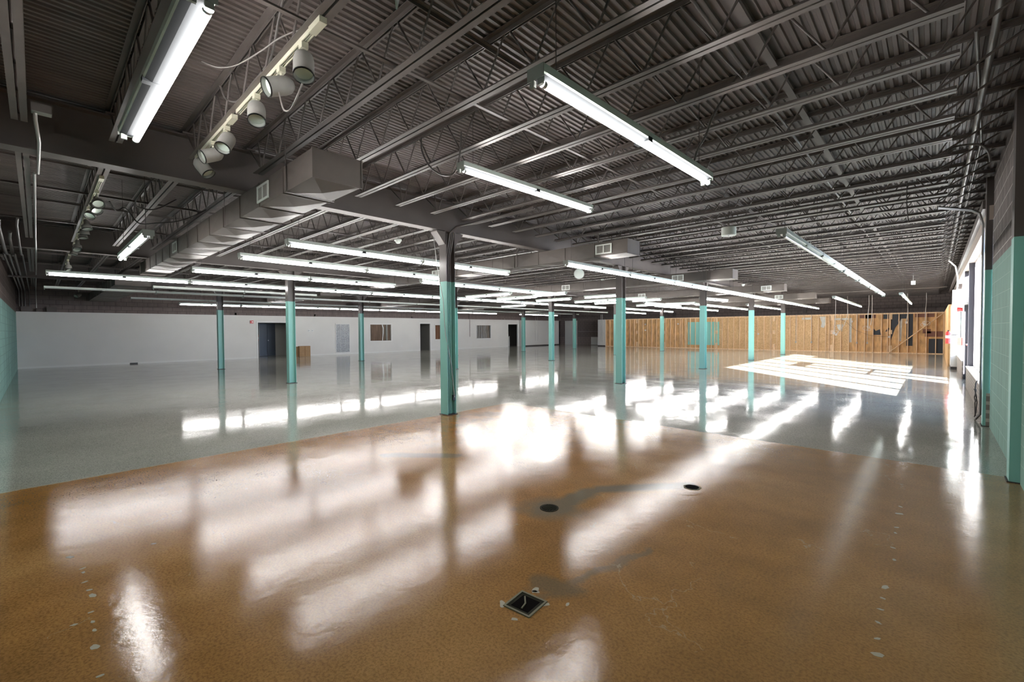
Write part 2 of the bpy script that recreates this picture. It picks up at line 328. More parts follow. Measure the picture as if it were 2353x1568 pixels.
# corrugated deck: profile across X, swept along Y
pit = 0.066; nx = int((29.9) / pit); prof = []
mb = MB(); vs = []; fs = []
for i in range(nx):
    x = -29.0 + i * pit
    for dx, z in ((0, DECK), (0.026, DECK), (0.033, DECK + 0.017), (0.059, DECK + 0.017)): prof.append((x + dx, z))
ya, yb = NEARW - 0.2, 38.0; n = len(prof)
vs = [(x, ya, z) for x, z in prof] + [(x, yb, z) for x, z in prof]
fs = [(k, k + 1, n + k + 1, n + k) for k in range(n - 1)]
mb.add(vs, fs); mb.box(-33.5, 0.9, ya, yb, DECK + 0.03, DECK + 0.12)
struct('ceiling', mb, DECKM)
# near end wall
struct('wall_left', MB().box(-28.9, 0.9, NEARW - 0.2, NEARW, 0, DECK), BLK_NEAR)
# window-side wall : solid ends, over the lintel, and past the second window
mb = MB()
mb.box(WX, WX + 0.25, NEARW - 0.2, 10.1, 0, DECK)
mb.box(WX, WX + 0.25, 10.1, 24.2, 3.42, DECK)
mb.box(WX, WX + 0.25, 24.2, 37.8, 0, DECK)
struct('wall_right', mb, BLK_RIGHT)
# block wall above / behind the grey partition
struct('wall_back', MB().box(BACKW - 0.2, BACKW, NEARW, FARW, 2.44, DECK), BLK_BACK)
# far block wall
struct('wall_far', MB().box(-28.9, 0.9, FARW, FARW + 0.2, 0, DECK), BLK_FAR)
# grey partition with openings  (x from GREY-0.1 to GREY)
def wall_with_holes(x0, x1, y0, y1, z0, z1, holes):
    mb = MB(); ys = sorted(set([y0, y1] + [h[0] for h in holes] + [h[1] for h in holes]))
    for a, b in zip(ys[:-1], ys[1:]):
        mid = (a + b) / 2; hs = [h for h in holes if h[0] < mid < h[1]]
        if not hs: mb.box(x0, x1, a, b, z0, z1)
        else:
            h = hs[0]
            if h[2] > z0: mb.box(x0, x1, a, b, z0, h[2])
            if h[3] < z1: mb.box(x0, x1, a, b, h[3], z1)
    return mb
HOLES = [(8.73, 10.55, 0, 2.07), (15.80, 17.45, 0.84, 1.99), (19.92, 20.86, 0, 2.07), (21.34, 23.0, 0.85, 1.97), (25.68, 27.36, 0.84, 1.97), (29.55, 30.85, 0, 2.07)]
struct('wall_grey', wall_with_holes(GREY - 0.1, GREY, NEARW, 31.0, 0, 2.44, HOLES), GREYW)
mb = MB(); mb.box(BACKW - 0.1, GREY + 0.5, 31.0, 31.12, 0, 2.44); mb.box(GREY + 0.4, GREY + 0.5, 31.12, 36.5, 0, 2.44)
struct('wall_return', mb, GREYW)
struct('trim_1', MB().box(BACKW, GREY + 0.015, NEARW, 31.0, 2.44, 2.458), TRIMW)
# baseboards between openings
mb = MB(); y = NEARW
for h in [h for h in HOLES if h[2] == 0] + [(31.0, 31.0)]:
    if h[0] - 0.07 > y: mb.box(GREY, GREY + 0.014, y, h[0] - 0.075, 0.0, 0.085)
    y = h[1] + 0.075
struct('baseboard_left', mb, TRIMW)
mb = MB().box(GREY + 0.5, GREY + 0.515, 31.12, 36.5, 0, 0.09); struct('baseboard_back', mb, RUBBER)
# casings + windows in the grey partition
def casing(name, h, door):
    y0, y1, z0, z1 = h; t = 0.065; mb = MB(); x0, x1 = GREY, GREY + 0.02
    mb.box(x0, x1, y0 - t, y0, 0 if door else z0 - t, z1 + t); mb.box(x0, x1, y1, y1 + t, 0 if door else z0 - t, z1 + t); mb.box(x0, x1, y0, y1, z1, z1 + t)
    if not door: mb.box(x0, x1, y0, y1, z0 - t, z0)
    # jamb lining
    mb.box(GREY - 0.1, GREY, y0, y0 + 0.015, z0, z1); mb.box(GREY - 0.1, GREY, y1 - 0.015, y1, z0, z1); mb.box(GREY - 0.1, GREY, y0 + .015, y1 - .015, z1 - 0.015, z1)
    return struct(name, mb, TRIMW)
casing('door_1', HOLES[0], True)
w3 = casing('window_3', HOLES[1], False); casing('door_2', HOLES[2], True); w4 = casing('window_4', HOLES[3], False); w5 = casing('window_5', HOLES[4], False)
casing('door_3', HOLES[5], True)
for o, h in ((w3, HOLES[1]), (w4, HOLES[3]), (w5, HOLES[4])):
    MB().box(GREY - 0.055, GREY - 0.05, h[0] + .015, h[1] - .015, h[2], h[3] - .015).build('pane', glass, o)
# rooms behind the partition (dark)
mb = MB(); mb.box(-33.0, -32.9, NEARW, FARW, 0, 2.6); mb.box(-32.9, GREY - 0.1, 7.6, 7.7, 0, 2.6); mb.box(-32.9, GREY - 0.1, 12.0, 12.1, 0, 2.6)
mb.box(-32.9, GREY - 0.1, 19.2, 19.3, 0, 2.6); mb.box(-32.9, GREY - 0.1, 21.1, 21.2, 0, 2.6); mb.box(-30.3, GREY - 0.1, 29.2, 29.3, 0, 2.6); mb.box(-30.3, -30.2, 29.3, 31.5, 0, 2.6)
mb.box(-32.9, BACKW - 0.2, NEARW, FARW, 2.6, 2.7); mb.box(-32.9, BACKW - 0.1, NEARW - 0.2, NEARW, 0, 2.6); mb.box(-32.9, BACKW - 0.1, FARW, FARW + 0.1, 0, 2.6)
struct('wall_corridor', mb, HALLW)
# white panels at the far corner, small white panel on far wall
# ------------------------------------------------------------------ stud partition at far end
sw = bpy.data.objects.new('wall_studs', None); C.objects.link(sw); sw['kind'] = 'structure'
SX0, SX1 = -21.95, 0.36
MB().box(SX0, SX1, FARP + 0.09, FARP + 0.102, 0.0, 2.44).build('sheathing', PLY, sw)
MB().box(-12.0, -4.0, FARP + 0.084, FARP + 0.0898, 0.04, 2.36).build('strand_board', OSB, sw)
MB().box(SX0, SX1, FARP, FARP + 0.089, 0.0, 0.04).build('bottom_plate', WOOD, sw)
MB().box(SX0, SX1, FARP, FARP + 0.089, 2.365, 2.44).build('top_plate', WOOD, sw)
stud0 = None; x = SX0
sxs = []
while x < SX1 - 0.04: sxs.append(x); x += 0.4064
for i, x in enumerate(sxs + [-20.55 + 0.1, -14.9, -14.55, -12.35, -8.47, -5.1, -4.85, -2.15, SX1 - 0.04]):
    if stud0 is None: stud0 = MB().box(0, 0.038, 0, 0.089, 0.04, 2.365).build('stud', WOOD, sw, (x, FARP, 0))
    else:
        o = stud0.copy(); C.objects.link(o); o.location = (x, FARP, 0)
# double studs with dark slots (blocking)
slot = None
for bx in (-18.9, -16.45, -12.25, -8.35, -5.0, -2.05):
    mb = MB()
    mb.box(bx - 0.02, bx + 0.13, FARP + 0.03, FARP + 0.083, 0.04, 0.45); mb.box(bx - 0.02, bx + 0.13, FARP + 0.03, FARP + 0.083, 1.15, 1.40); mb.box(bx - 0.02, bx + 0.13, FARP + 0.03, FARP + 0.083, 2.05, 2.36)
    mb.build('blocking', WOOD, sw)
def patch(x0, x1, z0, z1, m, nm='painted_patch', poly=None, dy=0.0):
    mb = MB(); yb_ = FARP + 0.0835 - dy
    pl = poly or [(x0, z0), (x1, z0), (x1, z1), (x0, z1)]; n = len(pl)
    mb.add([(p[0], yb_, p[1]) for p in pl] + [(p[0], yb_ - 0.002, p[1]) for p in pl], [tuple(range(n)), tuple(range(n, 2 * n))[::-1]] + [(k, (k + 1) % n, n + (k + 1) % n, n + k) for k in range(n)])
    return mb.build(nm, m, sw)
patch(-14.42, -12.02, 0.28, 2.08, TEALP)
patch(-6.62, -6.1, 2.12, 2.26, TRANSW); patch(-5.62, -5.35, 1.55, 2.3, TRANSW, poly=[(-5.62, 2.3), (-5.3, 2.3), (-5.3, 1.75), (-5.38, 1.55), (-5.55, 1.62), (-5.5, 1.9)])
patch(0, 0, 0, 0, TRANSW, poly=[(-5.0, 2.18), (-3.9, 2.18), (-3.9, 0.62), (-4.02, 0.62), (-4.02, 2.06), (-5.0, 2.06)])
patch(-4.7, -4.35, 1.35, 1.75, TRANSW, poly=[(-4.7, 1.75), (-4.35, 1.8), (-4.4, 1.3), (-4.6, 1.45)])
patch(-3.25, -2.9, 2.12, 2.36, CARDD); 
# slate-blue letter remains
patch(0, 0, 0, 0, NAVY, poly=[(-1.65 - 0.35, 2.36), (-0.55 - 0.35 + 0.6 - 0.35, 2.36), (-0.65, 0.62), (-0.92, 0.45), (-0.92, 2.1), (-1.95, 2.1)]) if False else None
def px(x): return x
patch(-2.35, -0.98, 2.08, 2.36, NAVY)
patch(-1.27, -0.98, 0.45, 2.08, NAVY)
patch(0, 0, 0, 0, NAVY, poly=[(-1.98, 2.08), (-1.63, 2.08), (-1.80, 1.45), (-1.98, 0.75)])
patch(0, 0, 0, 0, NAVY, poly=[(-1.62, 2.08), (-1.50, 2.08), (-1.62, 1.82), (-1.8, 1.5)])
patch(0, 0, 0, 0, TRANSW, poly=[(-1.64, 0.72), (-1.50, 0.72), (-1.46, 2.05), (-1.52, 2.08), (-1.64, 1.8)])
patch(-2.8, -2.45, 1.15, 1.45, NAVY, poly=[(-2.85, 1.1), (-2.45, 1.1), (-2.5, 1.45), (-2.7, 1.35), (-2.8, 1.5)])
patch(0, 0, 0, 0, NAVY, poly=[(-2.25, 1.3), (-2.12, 1.55), (-2.05, 1.5), (-2.1, 1.32)])
patch(-0.9, -0.05, 2.15, 2.36, MAROON); patch(-0.45, 0.34, 1.0, 1.32, MAROON); patch(-0.55, -0.2, 1.2, 1.45, MAROON, dy=.0)
patch(-0.28, 0.34, 0.04, 0.88, NAVY)
patch(-3.5, -2.7, 2.15, 2.36, MAROON)
# slab between stud partition and the window-side wall : boarded return
mb = MB(); mb.box(0.36, 0.40, 24.55, FARP + 0.1, 0, 2.44); mb.box(0.36, WX, 24.5, 24.55, 0, 2.44)
struct('wall_boarded', mb, PLY)
# ------------------------------------------------------------------ window front
mb = MB(); mb.box(0.585, WX + 0.17, 10.1, 16.5, 0, 0.52); mb.box(0.585, WX + 0.17, 18.9, 24.2, 0, 0.52)
struct('wall_sill', mb, BRICK)
GP = 0.75
def storefront(name, y0, y1, nb, z0, z1):
    o = struct(name, MB().box(GP - 0.035, GP + 0.035, y0, y1, z0, z0 + 0.06).box(GP - 0.035, GP + 0.035, y0, y1, z1 - 0.06, z1)
               .box(GP - 0.035, GP + 0.035, y0, y0 + 0.05, z0, z1).box(GP - 0.035, GP + 0.035, y1 - 0.05, y1, z0, z1), WHITEF)
    for k in range(1, nb):
        yy = y0 + (y1 - y0) * k / nb
        MB().box(GP - 0.06, GP + 0.06, yy - 0.035, yy + 0.035, z0 + 0.06, z1 - 0.06).build('mullion', WHITEF, o)
    for k in range(nb):
        ya_, yb_ = y0 + (y1 - y0) * k / nb, y0 + (y1 - y0) * (k + 1) / nb
        MB().box(GP - 0.004, GP + 0.002, ya_ + 0.03, yb_ - 0.03, z0 + 0.06, z1 - 0.06).build('pane', glass, o)
    MB().box(0.575, GP - 0.035, y0, y1, z0, z0 + 0.025).build('sill_board', TRIMW, o)
    return o
storefront('window_1', 10.35, 16.45, 4, 0.52, 3.2); storefront('window_2', 18.95, 24.15, 3, 0.52, 3.2)
mb = MB(); mb.box(0.58, 0.84, 10.1, 24.2, 3.2, 3.42); struct('trim_lintel', mb, BEIGE)
struct('trim_header', MB().box(0.52, 0.58, 10.35, 35.6, 3.42, 3.56), STEEL)
# glazed entrance door with transom
d = struct('door_4', MB().box(GP - 0.14, GP + 0.05, 16.5, 16.56, 0, 3.2).box(GP - 0.14, GP + 0.05, 18.84, 18.9, 0, 3.2).box(GP - 0.05, GP + 0.05, 16.56, 18.84, 2.18, 2.28).box(GP - 0.05, GP + 0.05, 16.56, 18.84, 3.12, 3.2).box(GP - 0.05, GP + 0.05, 17.67, 17.73, 0, 2.18), ALU)
for a, b in ((16.56, 17.67), (17.73, 18.84)):
    lf = MB().box(GP - 0.03, GP + 0.03, a + .005, a + 0.08, 0.01, 2.17).box(GP - 0.03, GP + 0.03, b - 0.08, b - .005, 0.01, 2.17).box(GP - 0.03, GP + 0.03, a + 0.08, b - 0.08, 0.01, 0.2).box(GP - 0.03, GP + 0.03, a + 0.08, b - 0.08, 2.08, 2.17).build('door_leaf', ALU, d)
    MB().box(GP - 0.003, GP + 0.003, a + 0.08, b - 0.08, 0.2, 2.08).build('pane', glass, lf)
    MB().box(GP - 0.10, GP - 0.07, a + 0.1, b - 0.1, 1.02, 1.06).box(GP - 0.1, GP - 0.03, a + 0.1, a + 0.14, 1.02, 1.06).box(GP - 0.1, GP - 0.03, b - 0.14, b - 0.1, 1.02, 1.06).build('push_bar', GALV, lf)
MB().box(GP - 0.003, GP + 0.003, 16.56, 18.84, 2.28, 3.12).build('transom_pane', glass, d)
MB().box(0.50, GP - 0.05, 16.52, 18.88, 2.20, 2.24).build('closer_rail', GALV, d)
# white masonry pier past the second window
mb = MB(); mb.box(0.42, WX, 23.0, 24.5, 0.1, 2.35); struct('wall_pier', mb, TRIMW)
struct('baseboard_pier', MB().box(0.415, WX, 22.995, 24.5, 0, 0.1), RUBBER)
# outside: paving and an added, unseen fin that blocks sun from the first panes
struct('ground_outside', MB().box(0.95, 60, -30, 80, -0.25, -0.08), ASPH)
struct('sun_blocker_outside', MB().box(0.9, 2.7, 9.7, 9.95, -0.08, 4.2), BLK_RIGHT)
struct('trim_soffit', MB().box(0.84, 1.0, 9.95, 24.6, 3.2, 4.1), BEIGE)

# ================================================================== STEEL FRAME
bay_names = ['first bay from windows', 'second bay from windows', 'third bay from windows', 'bay along grey wall']
BX = [(GX[0], WX), (GX[1], GX[0]), (GX[2], GX[1]), (BACKW, GX[2])]
row_names = ['nearest the windows', 'in the middle of the hall', 'nearest the grey wall']
for i, gx in enumerate(GX):
    mb = MB(); y0, y1 = NEARW, FARW
    mb.box(gx - 0.1, gx + 0.1, y0, y1, 3.34, 3.356); mb.box(gx - 0.1, gx + 0.1, y0, y1, 3.854, 3.87); mb.box(gx - 0.006, gx + 0.006, y0, y1, 3.356, 3.854)
    tag(mb.build('roof_girder', GIRD), 'long dark steel I-beam on the column row ' + row_names[i], 'girder', 'roof girders')
# columns
colp = None
for r, gx in enumerate(GX):
    for k in range(6):
        y = CY0 + CS * k
        if y > 34.0 and y > FARP: continue
        lab = 'teal and dark brown steel column, %s from the camera in the row %s' % (ORD[k], row_names[r])
        if colp is None:
            colp = thing('steel_column', (gx, y, 0), lab, 'column', 'steel columns')
            mb = MB(); mb.box(-0.1, 0.1, -0.1, -0.089, 0.012, 3.328); mb.box(-0.1, 0.1, 0.089, 0.1, 0.012, 3.328); mb.box(-0.004, 0.004, -0.089, 0.089, 0.012, 3.328)
            mb.build('shaft', MATS['column'], colp)
            MB().box(-0.12, 0.12, -0.12, 0.12, 0, 0.012).build('base_plate', RUBBER, colp)
            MB().box(-0.1, 0.1, -0.13, 0.13, 3.328, 3.34).build('cap_plate', STEEL, colp)
            for s_ in (-1, 1):
                mb = MB(); mb.prism([(s_ * 0.1, 3.328), (s_ * 0.30, 3.328), (s_ * 0.30, 3.31), (s_ * 0.12, 3.10), (s_ * 0.1, 3.10)], 'X', -0.09, 0.09); mb.build('bracket', STEEL, colp)
        else: dup(colp, (gx, y, 0), label=lab)
# half-buried columns on the window wall
def wallcol(y, wd, lab):
    t = thing('wall_column', (WX, y, 0), lab, 'column', 'wall columns')
    MB().box(-0.075, -0.062, -wd / 2, wd / 2, 0.01, 3.86).box(-0.062, -0.0, -wd / 2 + .0, -wd / 2 + 0.012, 0.01, 3.86).box(-0.062, -0.0, wd / 2 - 0.012, wd / 2, 0.01, 3.86).build('shaft', MATS['column'], t)
    MB().box(-0.09, -0.0, -wd / 2 - .01, wd / 2 + .01, 0, 0.01).build('base_plate', RUBBER, t)
wallcol(6.72, 0.2, 'teal steel column set into the teal block wall at the right edge of the picture')
wallcol(10.22, 0.22, 'teal steel column at the near edge of the bright windows')

# ------------------------------------------------------------------ bar joists
def joist_proto(x0, x1, e0, e1, loc, label, grp):
    """x0..x1 seat to seat, bottom chord runs x0+e0..x1-e1"""
    t = thing('bar_joist', loc, label, 'joist', grp)
    zb, zt = 3.51, 3.93; g = 0.008; lw = 0.045; th = 0.006
    mb = MB()
    for s in (-1, 1):
        a, b = sorted((s * g, s * (g + th))); c, d_ = sorted((s * g, s * (g + lw)))
        mb.box(x0, x1, c, d_, zt - th, zt); mb.box(x0, x1, a, b, zt - 0.04, zt - th)
    for xa in (x0, x1):
        s = 1 if xa == x0 else -1
        mb.box(min(xa, xa + s * 0.12), max(xa, xa + s * 0.12), -0.05, 0.05, 3.871, 3.89)
    mb.build('top_chord', STEEL, t)
    mb = MB()
    for s in (-1, 1):
        a, b = sorted((s * g, s * (g + th))); c, d_ = sorted((s * g, s * (g + lw)))
        mb.box(x0 + e0, x1 - e1, c, d_, zb, zb + th); mb.box(x0 + e0, x1 - e1, a, b, zb + th, zb + 0.04)
    mb.build('bottom_chord', STEEL, t)
    mb = MB(); L_ = (x1 - e1) - (x0 + e0) - 0.3; n = max(2, round(L_ / 0.548)); st = L_ / n; bx0 = x0 + e0 + 0.15
    ztn, zbn = zt - 0.03, zb + 0.025
    for k in range(n + 1):
        xb = bx0 + k * st
        if k > 0: mb.tube([(xb - st / 2 + 0.03, 0, ztn), (xb, 0, zbn)], 0.009, 6, caps=False)
        if k < n: mb.tube([(xb, 0, zbn), (xb + st / 2 - 0.03, 0, ztn)], 0.009, 6, caps=False)
    mb.tube([(x0 + 0.08, 0, 3.88), (bx0, 0, zbn)], 0.011, 6, caps=False); mb.tube([(x1 - 0.08, 0, 3.88), (bx0 + L_, 0, zbn)], 0.011, 6, caps=False)
    mb.tube([(bx0 - 0.02, 0, zbn), (x0 + 0.12 + (bx0 - x0) * .55, 0, ztn)], 0.008, 6, caps=False); mb.tube([(bx0 + L_ + 0.02, 0, zbn), (x1 - 0.12 - (x1 - bx0 - L_) * .45, 0, ztn)], 0.008, 6, caps=False)
    mb.build('web', STEEL, t)
    return t
def jlabel(b, y):
    k = math.floor((y - CY0) / CS)
    base = 'dark steel bar joist, ' + bay_names[b] + ', '
    if k < 0:
        i = round((y - J0) / JS); return base + ORD[i] + ' from near end wall'
    first = min(j for j in range(80) if J0 + JS * j >= CY0 + CS * k); i = round((y - J0) / JS) - first
    return base + ORD[i] + ' past ' + ORD[k] + ' column row'
for b, (xa, xb) in enumerate(BX):
    proto = None; j = 0
    ins = 0.0
    while J0 + JS * j < FARW - 0.1:
        y = J0 + JS * j; grp = 'bar joists of the ' + bay_names[b]
        if proto is None:
            proto = joist_proto(xa + (0.003 if b < 3 else 0), xb - 0.003, 0.35, 0.52 if b == 0 else 0.35, (0, y, 0), jlabel(b, y), grp)
        else: dup(proto, (0, y, 0), label=jlabel(b, y), group=grp)
        j += 1
# bridging angles
bl = 0
for b, xs in enumerate([(-3.0,), (-9.0, -11.6), (-16.5, -19.0), (-23.8, -26.1)]):
    for i, x in enumerate(xs):
        mb = MB().box(x - 0.016, x + 0.016, NEARW, FARW, 3.552, 3.557).box(x - 0.016, x - 0.012, NEARW, FARW, 3.557, 3.585)
        tag(mb.build('bridging_angle', STEEL), 'long steel bridging angle low across joists, %s%s' % (bay_names[b], '' if len(xs) == 1 else (', window-side one', ', other one')[i]), 'bridging', 'bridging angles')
        mb = MB().box(x + 0.30, x + 0.335, NEARW, FARW, 3.872, 3.878).box(x + 0.30, x + 0.304, NEARW, FARW, 3.845, 3.872)
        tag(mb.build('bridging_angle', STEEL), 'long steel bridging angle high under deck, %s%s' % (bay_names[b], '' if len(xs) == 1 else (', window-side one', ', other one')[i]), 'bridging', 'bridging angles')
mb = MB().box(-1.10, -1.04, NEARW, FARW, 3.86, 3.866); tag(mb.build('bridging_strap', STEEL), 'wide flat strap under the deck near the windows', 'bridging')
mb = MB().tube([(-1.27, NEARW, 3.86), (-1.27, FARW, 3.86)], 0.014, 8); tag(mb.build('roof_conduit', STEEL), 'thin conduit along the deck beside the flat strap near the windows', 'conduit')
mb = MB().tube([(0.30, NEARW, 3.80), (0.30, FARP, 3.80)], 0.026, 10); tag(mb.build('roof_conduit', PIPE), 'thick conduit run close along the window wall under the deck', 'conduit')
mb = MB().tube([(0.20, 5.0, 3.83), (0.38, 8.0, 3.83), (0.40, FARP, 3.83)], 0.014, 8); tag(mb.build('roof_conduit', PIPE), 'thin conduit beside the thick run along the window wall', 'conduit')

# ================================================================== DUCTS
def duct(y0, yi, xa=-15.0, xb=-4.4, h=(3.05, 3.33), wd=0.5, grilles=()):
    t = thing('air_duct', (xb, y0, h[0]), ('dark square air duct crossing under the girders, ' + ORD[yi] + ' from the camera'), 'duct', 'air ducts')
    z0, z1 = h; n = 14; L_ = xb - xa; st = L_ / n; mb = MB()
    X = lambda k: -L_ + k * st
    for k in range(n):
        x0, x1 = X(k), X(k + 1); xm = (x0 + x1) / 2; ym = wd / 2; zm = (z1 - z0) / 2
        c = [(x0, 0, 0), (x1, 0, 0), (x1, wd, 0), (x0, wd, 0), (x0, 0, z1 - z0), (x1, 0, z1 - z0), (x1, wd, z1 - z0), (x0, wd, z1 - z0)]
        ext = [(xm, ym, -0.030), (xm, -0.010, zm), (xm, wd + 0.010, zm)]
        mb.add(c + ext, [(0, 1, 8), (1, 2, 8), (2, 3, 8), (3, 0, 8), (0, 9, 1), (1, 9, 5), (5, 9, 4), (4, 9, 0), (2, 10, 3), (2, 6, 10), (6, 7, 10), (7, 3, 10), (4, 5, 6, 7)] + ([(1, 2, 6, 5)] if k == n - 1 else []) + ([(0, 4, 7, 3)] if k == 0 else []))
    mb.build('duct_body', DUCTM, t)
    fl = None
    for k in range(0, n + 1):
        e = 0.012
        if fl is None:
            fl = MB().prism([(-e, -e), (wd + e, -e), (wd + e, z1 - z0), (wd, z1 - z0), (wd, 0), (0, 0), (0, z1 - z0), (-e, z1 - z0)], 'X', -0.008, 0.008).build('seam_flange', DUCTM, t, (X(k), 0, 0))
        else: o = fl.copy(); C.objects.link(o); o.location = (X(k), 0, 0)
    MB().box(-L_ - 0.25, -L_ - 0.04, 0.08, 0.42, 0.03, z1 - z0 - 0.03).build('end_collar', DUCTM, t)
    for gx in grilles:
        gx -= xb; a, b = gx - 0.19, gx + 0.19; q = MB()
        q.box(a, b, -0.024, -0.012, 0.035, 0.06); q.box(a, b, -0.024, -0.012, 0.205, 0.23); q.box(a, a + 0.03, -0.024, -0.012, 0.06, 0.205); q.box(b - 0.03, b, -0.024, -0.012, 0.06, 0.205); q.box(gx - 0.01, gx + 0.01, -0.024, -0.012, 0.06, 0.205)
        gr = q.build('air_grille', WHITEM, t)
        q = MB()
        for i in range(9):
            xx = gx + 0.02 + i * 0.0155; q.box(xx, xx + 0.004, -0.020, -0.012, 0.06, 0.205)
        for i in range(8):
            xx = gx - 0.15 + i * 0.0165; q.box(xx, xx + 0.010, -0.018, -0.012, 0.06, 0.205)
        q.box(gx - 0.16, gx + 0.16, -0.013, -0.011, 0.06, 0.205); q.build('louvres', SHADE, gr)
    for k in (1, 4, 7, 10, 13):
        x = X(k) + 0.1
        MB().box(x - 0.012, x + 0.012, -0.016, -0.0125, 0.0, 0.50).box(x - 0.012, x + 0.012, wd + 0.0125, wd + 0.016, 0.0, 0.50).box(x - 0.012, x + 0.012, -0.0125, wd + 0.0125, -0.018, -0.015).build('hanger_strap', STEEL, t)
duct(1.87, 0, grilles=(-5.76, -10.68)); duct(7.96, 1, grilles=(-4.93, -10.5)); duct(14.2, 2, grilles=(-6.05, -10.5)); duct(20.42, 3, grilles=(-5.03, -10.5)); duct(26.7, 4, grilles=(-5.98,))
duct(32.3, 5, xa=-13, xb=-4.6, grilles=())
# supply trunks from the back wall
for k in range(5):
    y = 1.66 + CS * k
    t = thing('supply_trunk', (-23.2, y, 3.0), 'wide dark trunk duct above the grey partition, ' + ORD[k] + ' from near end', 'duct', 'trunk ducts')
    mb = MB(); n = 10; st = 10.4 / n; wd = 0.85
    for q in range(n):
        x0 = -5.3 + q * st; x1 = x0 + st; xm = (x0 + x1) / 2
        c = [(x0, 0, 0), (x1, 0, 0), (x1, wd, 0), (x0, wd, 0), (x0, 0, 0.32), (x1, 0, 0.32), (x1, wd, 0.32), (x0, wd, 0.32), (xm, wd / 2, -0.015), (xm, -0.01, 0.16), (xm, wd + 0.01, 0.16)]
        mb.add(c, [(0, 1, 8), (1, 2, 8), (2, 3, 8), (3, 0, 8), (0, 9, 1), (1, 9, 5), (5, 9, 4), (4, 9, 0), (2, 10, 3), (2, 6, 10), (6, 7, 10), (7, 3, 10), (4, 5, 6, 7)] + ([(1, 2, 6, 5)] if q == n - 1 else []))
    mb.build('duct_body', DUCTM, t)
    fl = MB().prism([(-0.012, -0.014), (wd + 0.012, -0.014), (wd + 0.012, 0.32), (wd, 0.32), (wd, 0), (0, 0), (0, 0.32), (-0.012, 0.32)], 'X', -0.01, 0.01).build('seam_flange', DUCTM, t, (-5.3 + st, 0, 0))
    for q in range(2, n + 1): o = fl.copy(); C.objects.link(o); o.location = (-5.3 + q * st, 0, 0)
    for xx in (-3.5, 0.5, 4.0):
        MB().box(xx - 0.012, xx + 0.012, -0.018, -0.014, 0, 0.50).box(xx - 0.012, xx + 0.012, wd + 0.014, wd + 0.018, 0, 0.50).build('hanger_strap', STEEL, t)

# ================================================================== STRIP LIGHTS
FIX = {}
def strip_proto(length, lit, two=False, hang=0.6):
    """origin = centre of the housing top, running along local Y"""
    t = bpy.data.objects.new('strip_light', None); C.objects.link(t); t.empty_display_size = 0.1
    h = length / 2 - 0.004
    mb = MB(); mb.prism([(-0.058, 0), (0.058, 0), (0.058, -0.045), (0.050, -0.052), (0.018, -0.068), (-0.018, -0.068), (-0.050, -0.052), (-0.058, -0.045)], 'Y', -h + 0.003, h - 0.003)
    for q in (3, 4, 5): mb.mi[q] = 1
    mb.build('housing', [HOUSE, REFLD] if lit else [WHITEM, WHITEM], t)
    for s in (-1, 1):
        mb = MB(); ya_, yb_ = sorted((s * h, s * (h - 0.004))); mb.box(-0.060, 0.060, ya_, yb_, -0.072, 0.001)
        for q in (-0.03, 0.03):
            yc, yd = sorted((s * (h - 0.004), s * (h - 0.024))); mb.box(q - 0.016, q + 0.016, yc, yd, -0.105, -0.060)
        mb.build('end_socket', SOCK, t)
    xs = (-0.03, 0.03) if two else (0.03,)
    if lit is not None:
        for q in xs:
            MB().tube([(q, -h + 0.024, -0.098), (q, h - 0.024, -0.098)], 0.019, 10).build('tube', TUBEM if lit else TUBEOFF, t)
            MB().tube([(q, -h + 0.024, -0.098), (q, -h + 0.05, -0.098)], 0.0195, 10).build('tube_cap', GALV, t); MB().tube([(q, h - 0.05, -0.098), (q, h - 0.024, -0.098)], 0.0195, 10).build('tube_cap', GALV, t)
    if length > 2:
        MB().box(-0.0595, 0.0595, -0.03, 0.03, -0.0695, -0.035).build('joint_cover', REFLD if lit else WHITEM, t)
    if hang > 0:
        for s in (-0.85, 0.85): MB().tube([(0, s * h, 0), (0, s * h, hang)], 0.003, 5).build('hanger_wire', WIRED, t)
    return t
def strip(P, Q, z, lit, label, group, two=False):
    L_ = math.hypot(Q[0] - P[0], Q[1] - P[1]); key = (round(L_, 1), lit, two, round(3.5 - z, 1))
    c = ((P[0] + Q[0]) / 2, (P[1] + Q[1]) / 2, z); rz = math.atan2(-(Q[0] - P[0]), Q[1] - P[1])
    if key not in FIX:
        o = strip_proto(L_, lit, two, 3.928 - z); FIX[key] = o; o.location = c; o.rotation_euler = (0, 0, rz)
    else: o = dup(FIX[key], c, (0, 0, rz))
    tag(o, label, 'light', group); 
    if not group and 'group' in o: del o['group']
    return o
def row(P, Q, n, z, lit, name, group, skip=()):
    for i in range(n):
        if i in skip: continue
        a = (P[0] + (Q[0] - P[0]) * i / n, P[1] + (Q[1] - P[1]) * i / n); b = (P[0] + (Q[0] - P[0]) * (i + 1) / n, P[1] + (Q[1] - P[1]) * (i + 1) / n)
        l = lit[i] if isinstance(lit, (list, tuple)) else lit
        st = 'lit' if l else 'unlit'
        strip(a, b, z, l, '%s strip light, %s from near end of %s' % (st, ORD[i], name), group)
strip((-1.62, 1.91), (-1.58, 4.35), 3.0, True, 'large lit strip light hanging alone at upper centre right, nearest the camera', None)
strip((-3.74, 3.16), (-3.70, 5.60), 3.36, True, 'lit strip light under the joists just left of the big near one', None)
f4 = strip((-2.78, 0.62), (-5.22, 0.60), 3.35, True, 'big lit strip light fixed to a joist at top left of the picture', None)
strip((-9.45, 0.96), (-7.0, 0.96), 2.80, True, 'short looking lit strip light left of the ribbed duct, pointing away', None)
f4.scale = (1.3, 1, 1)
row((-1.42, 6.42), (-1.42, 21.50), 6, 2.80, [False, None, None, None, None, None], 'bare row beside windows', 'bare housings of the row beside the windows')
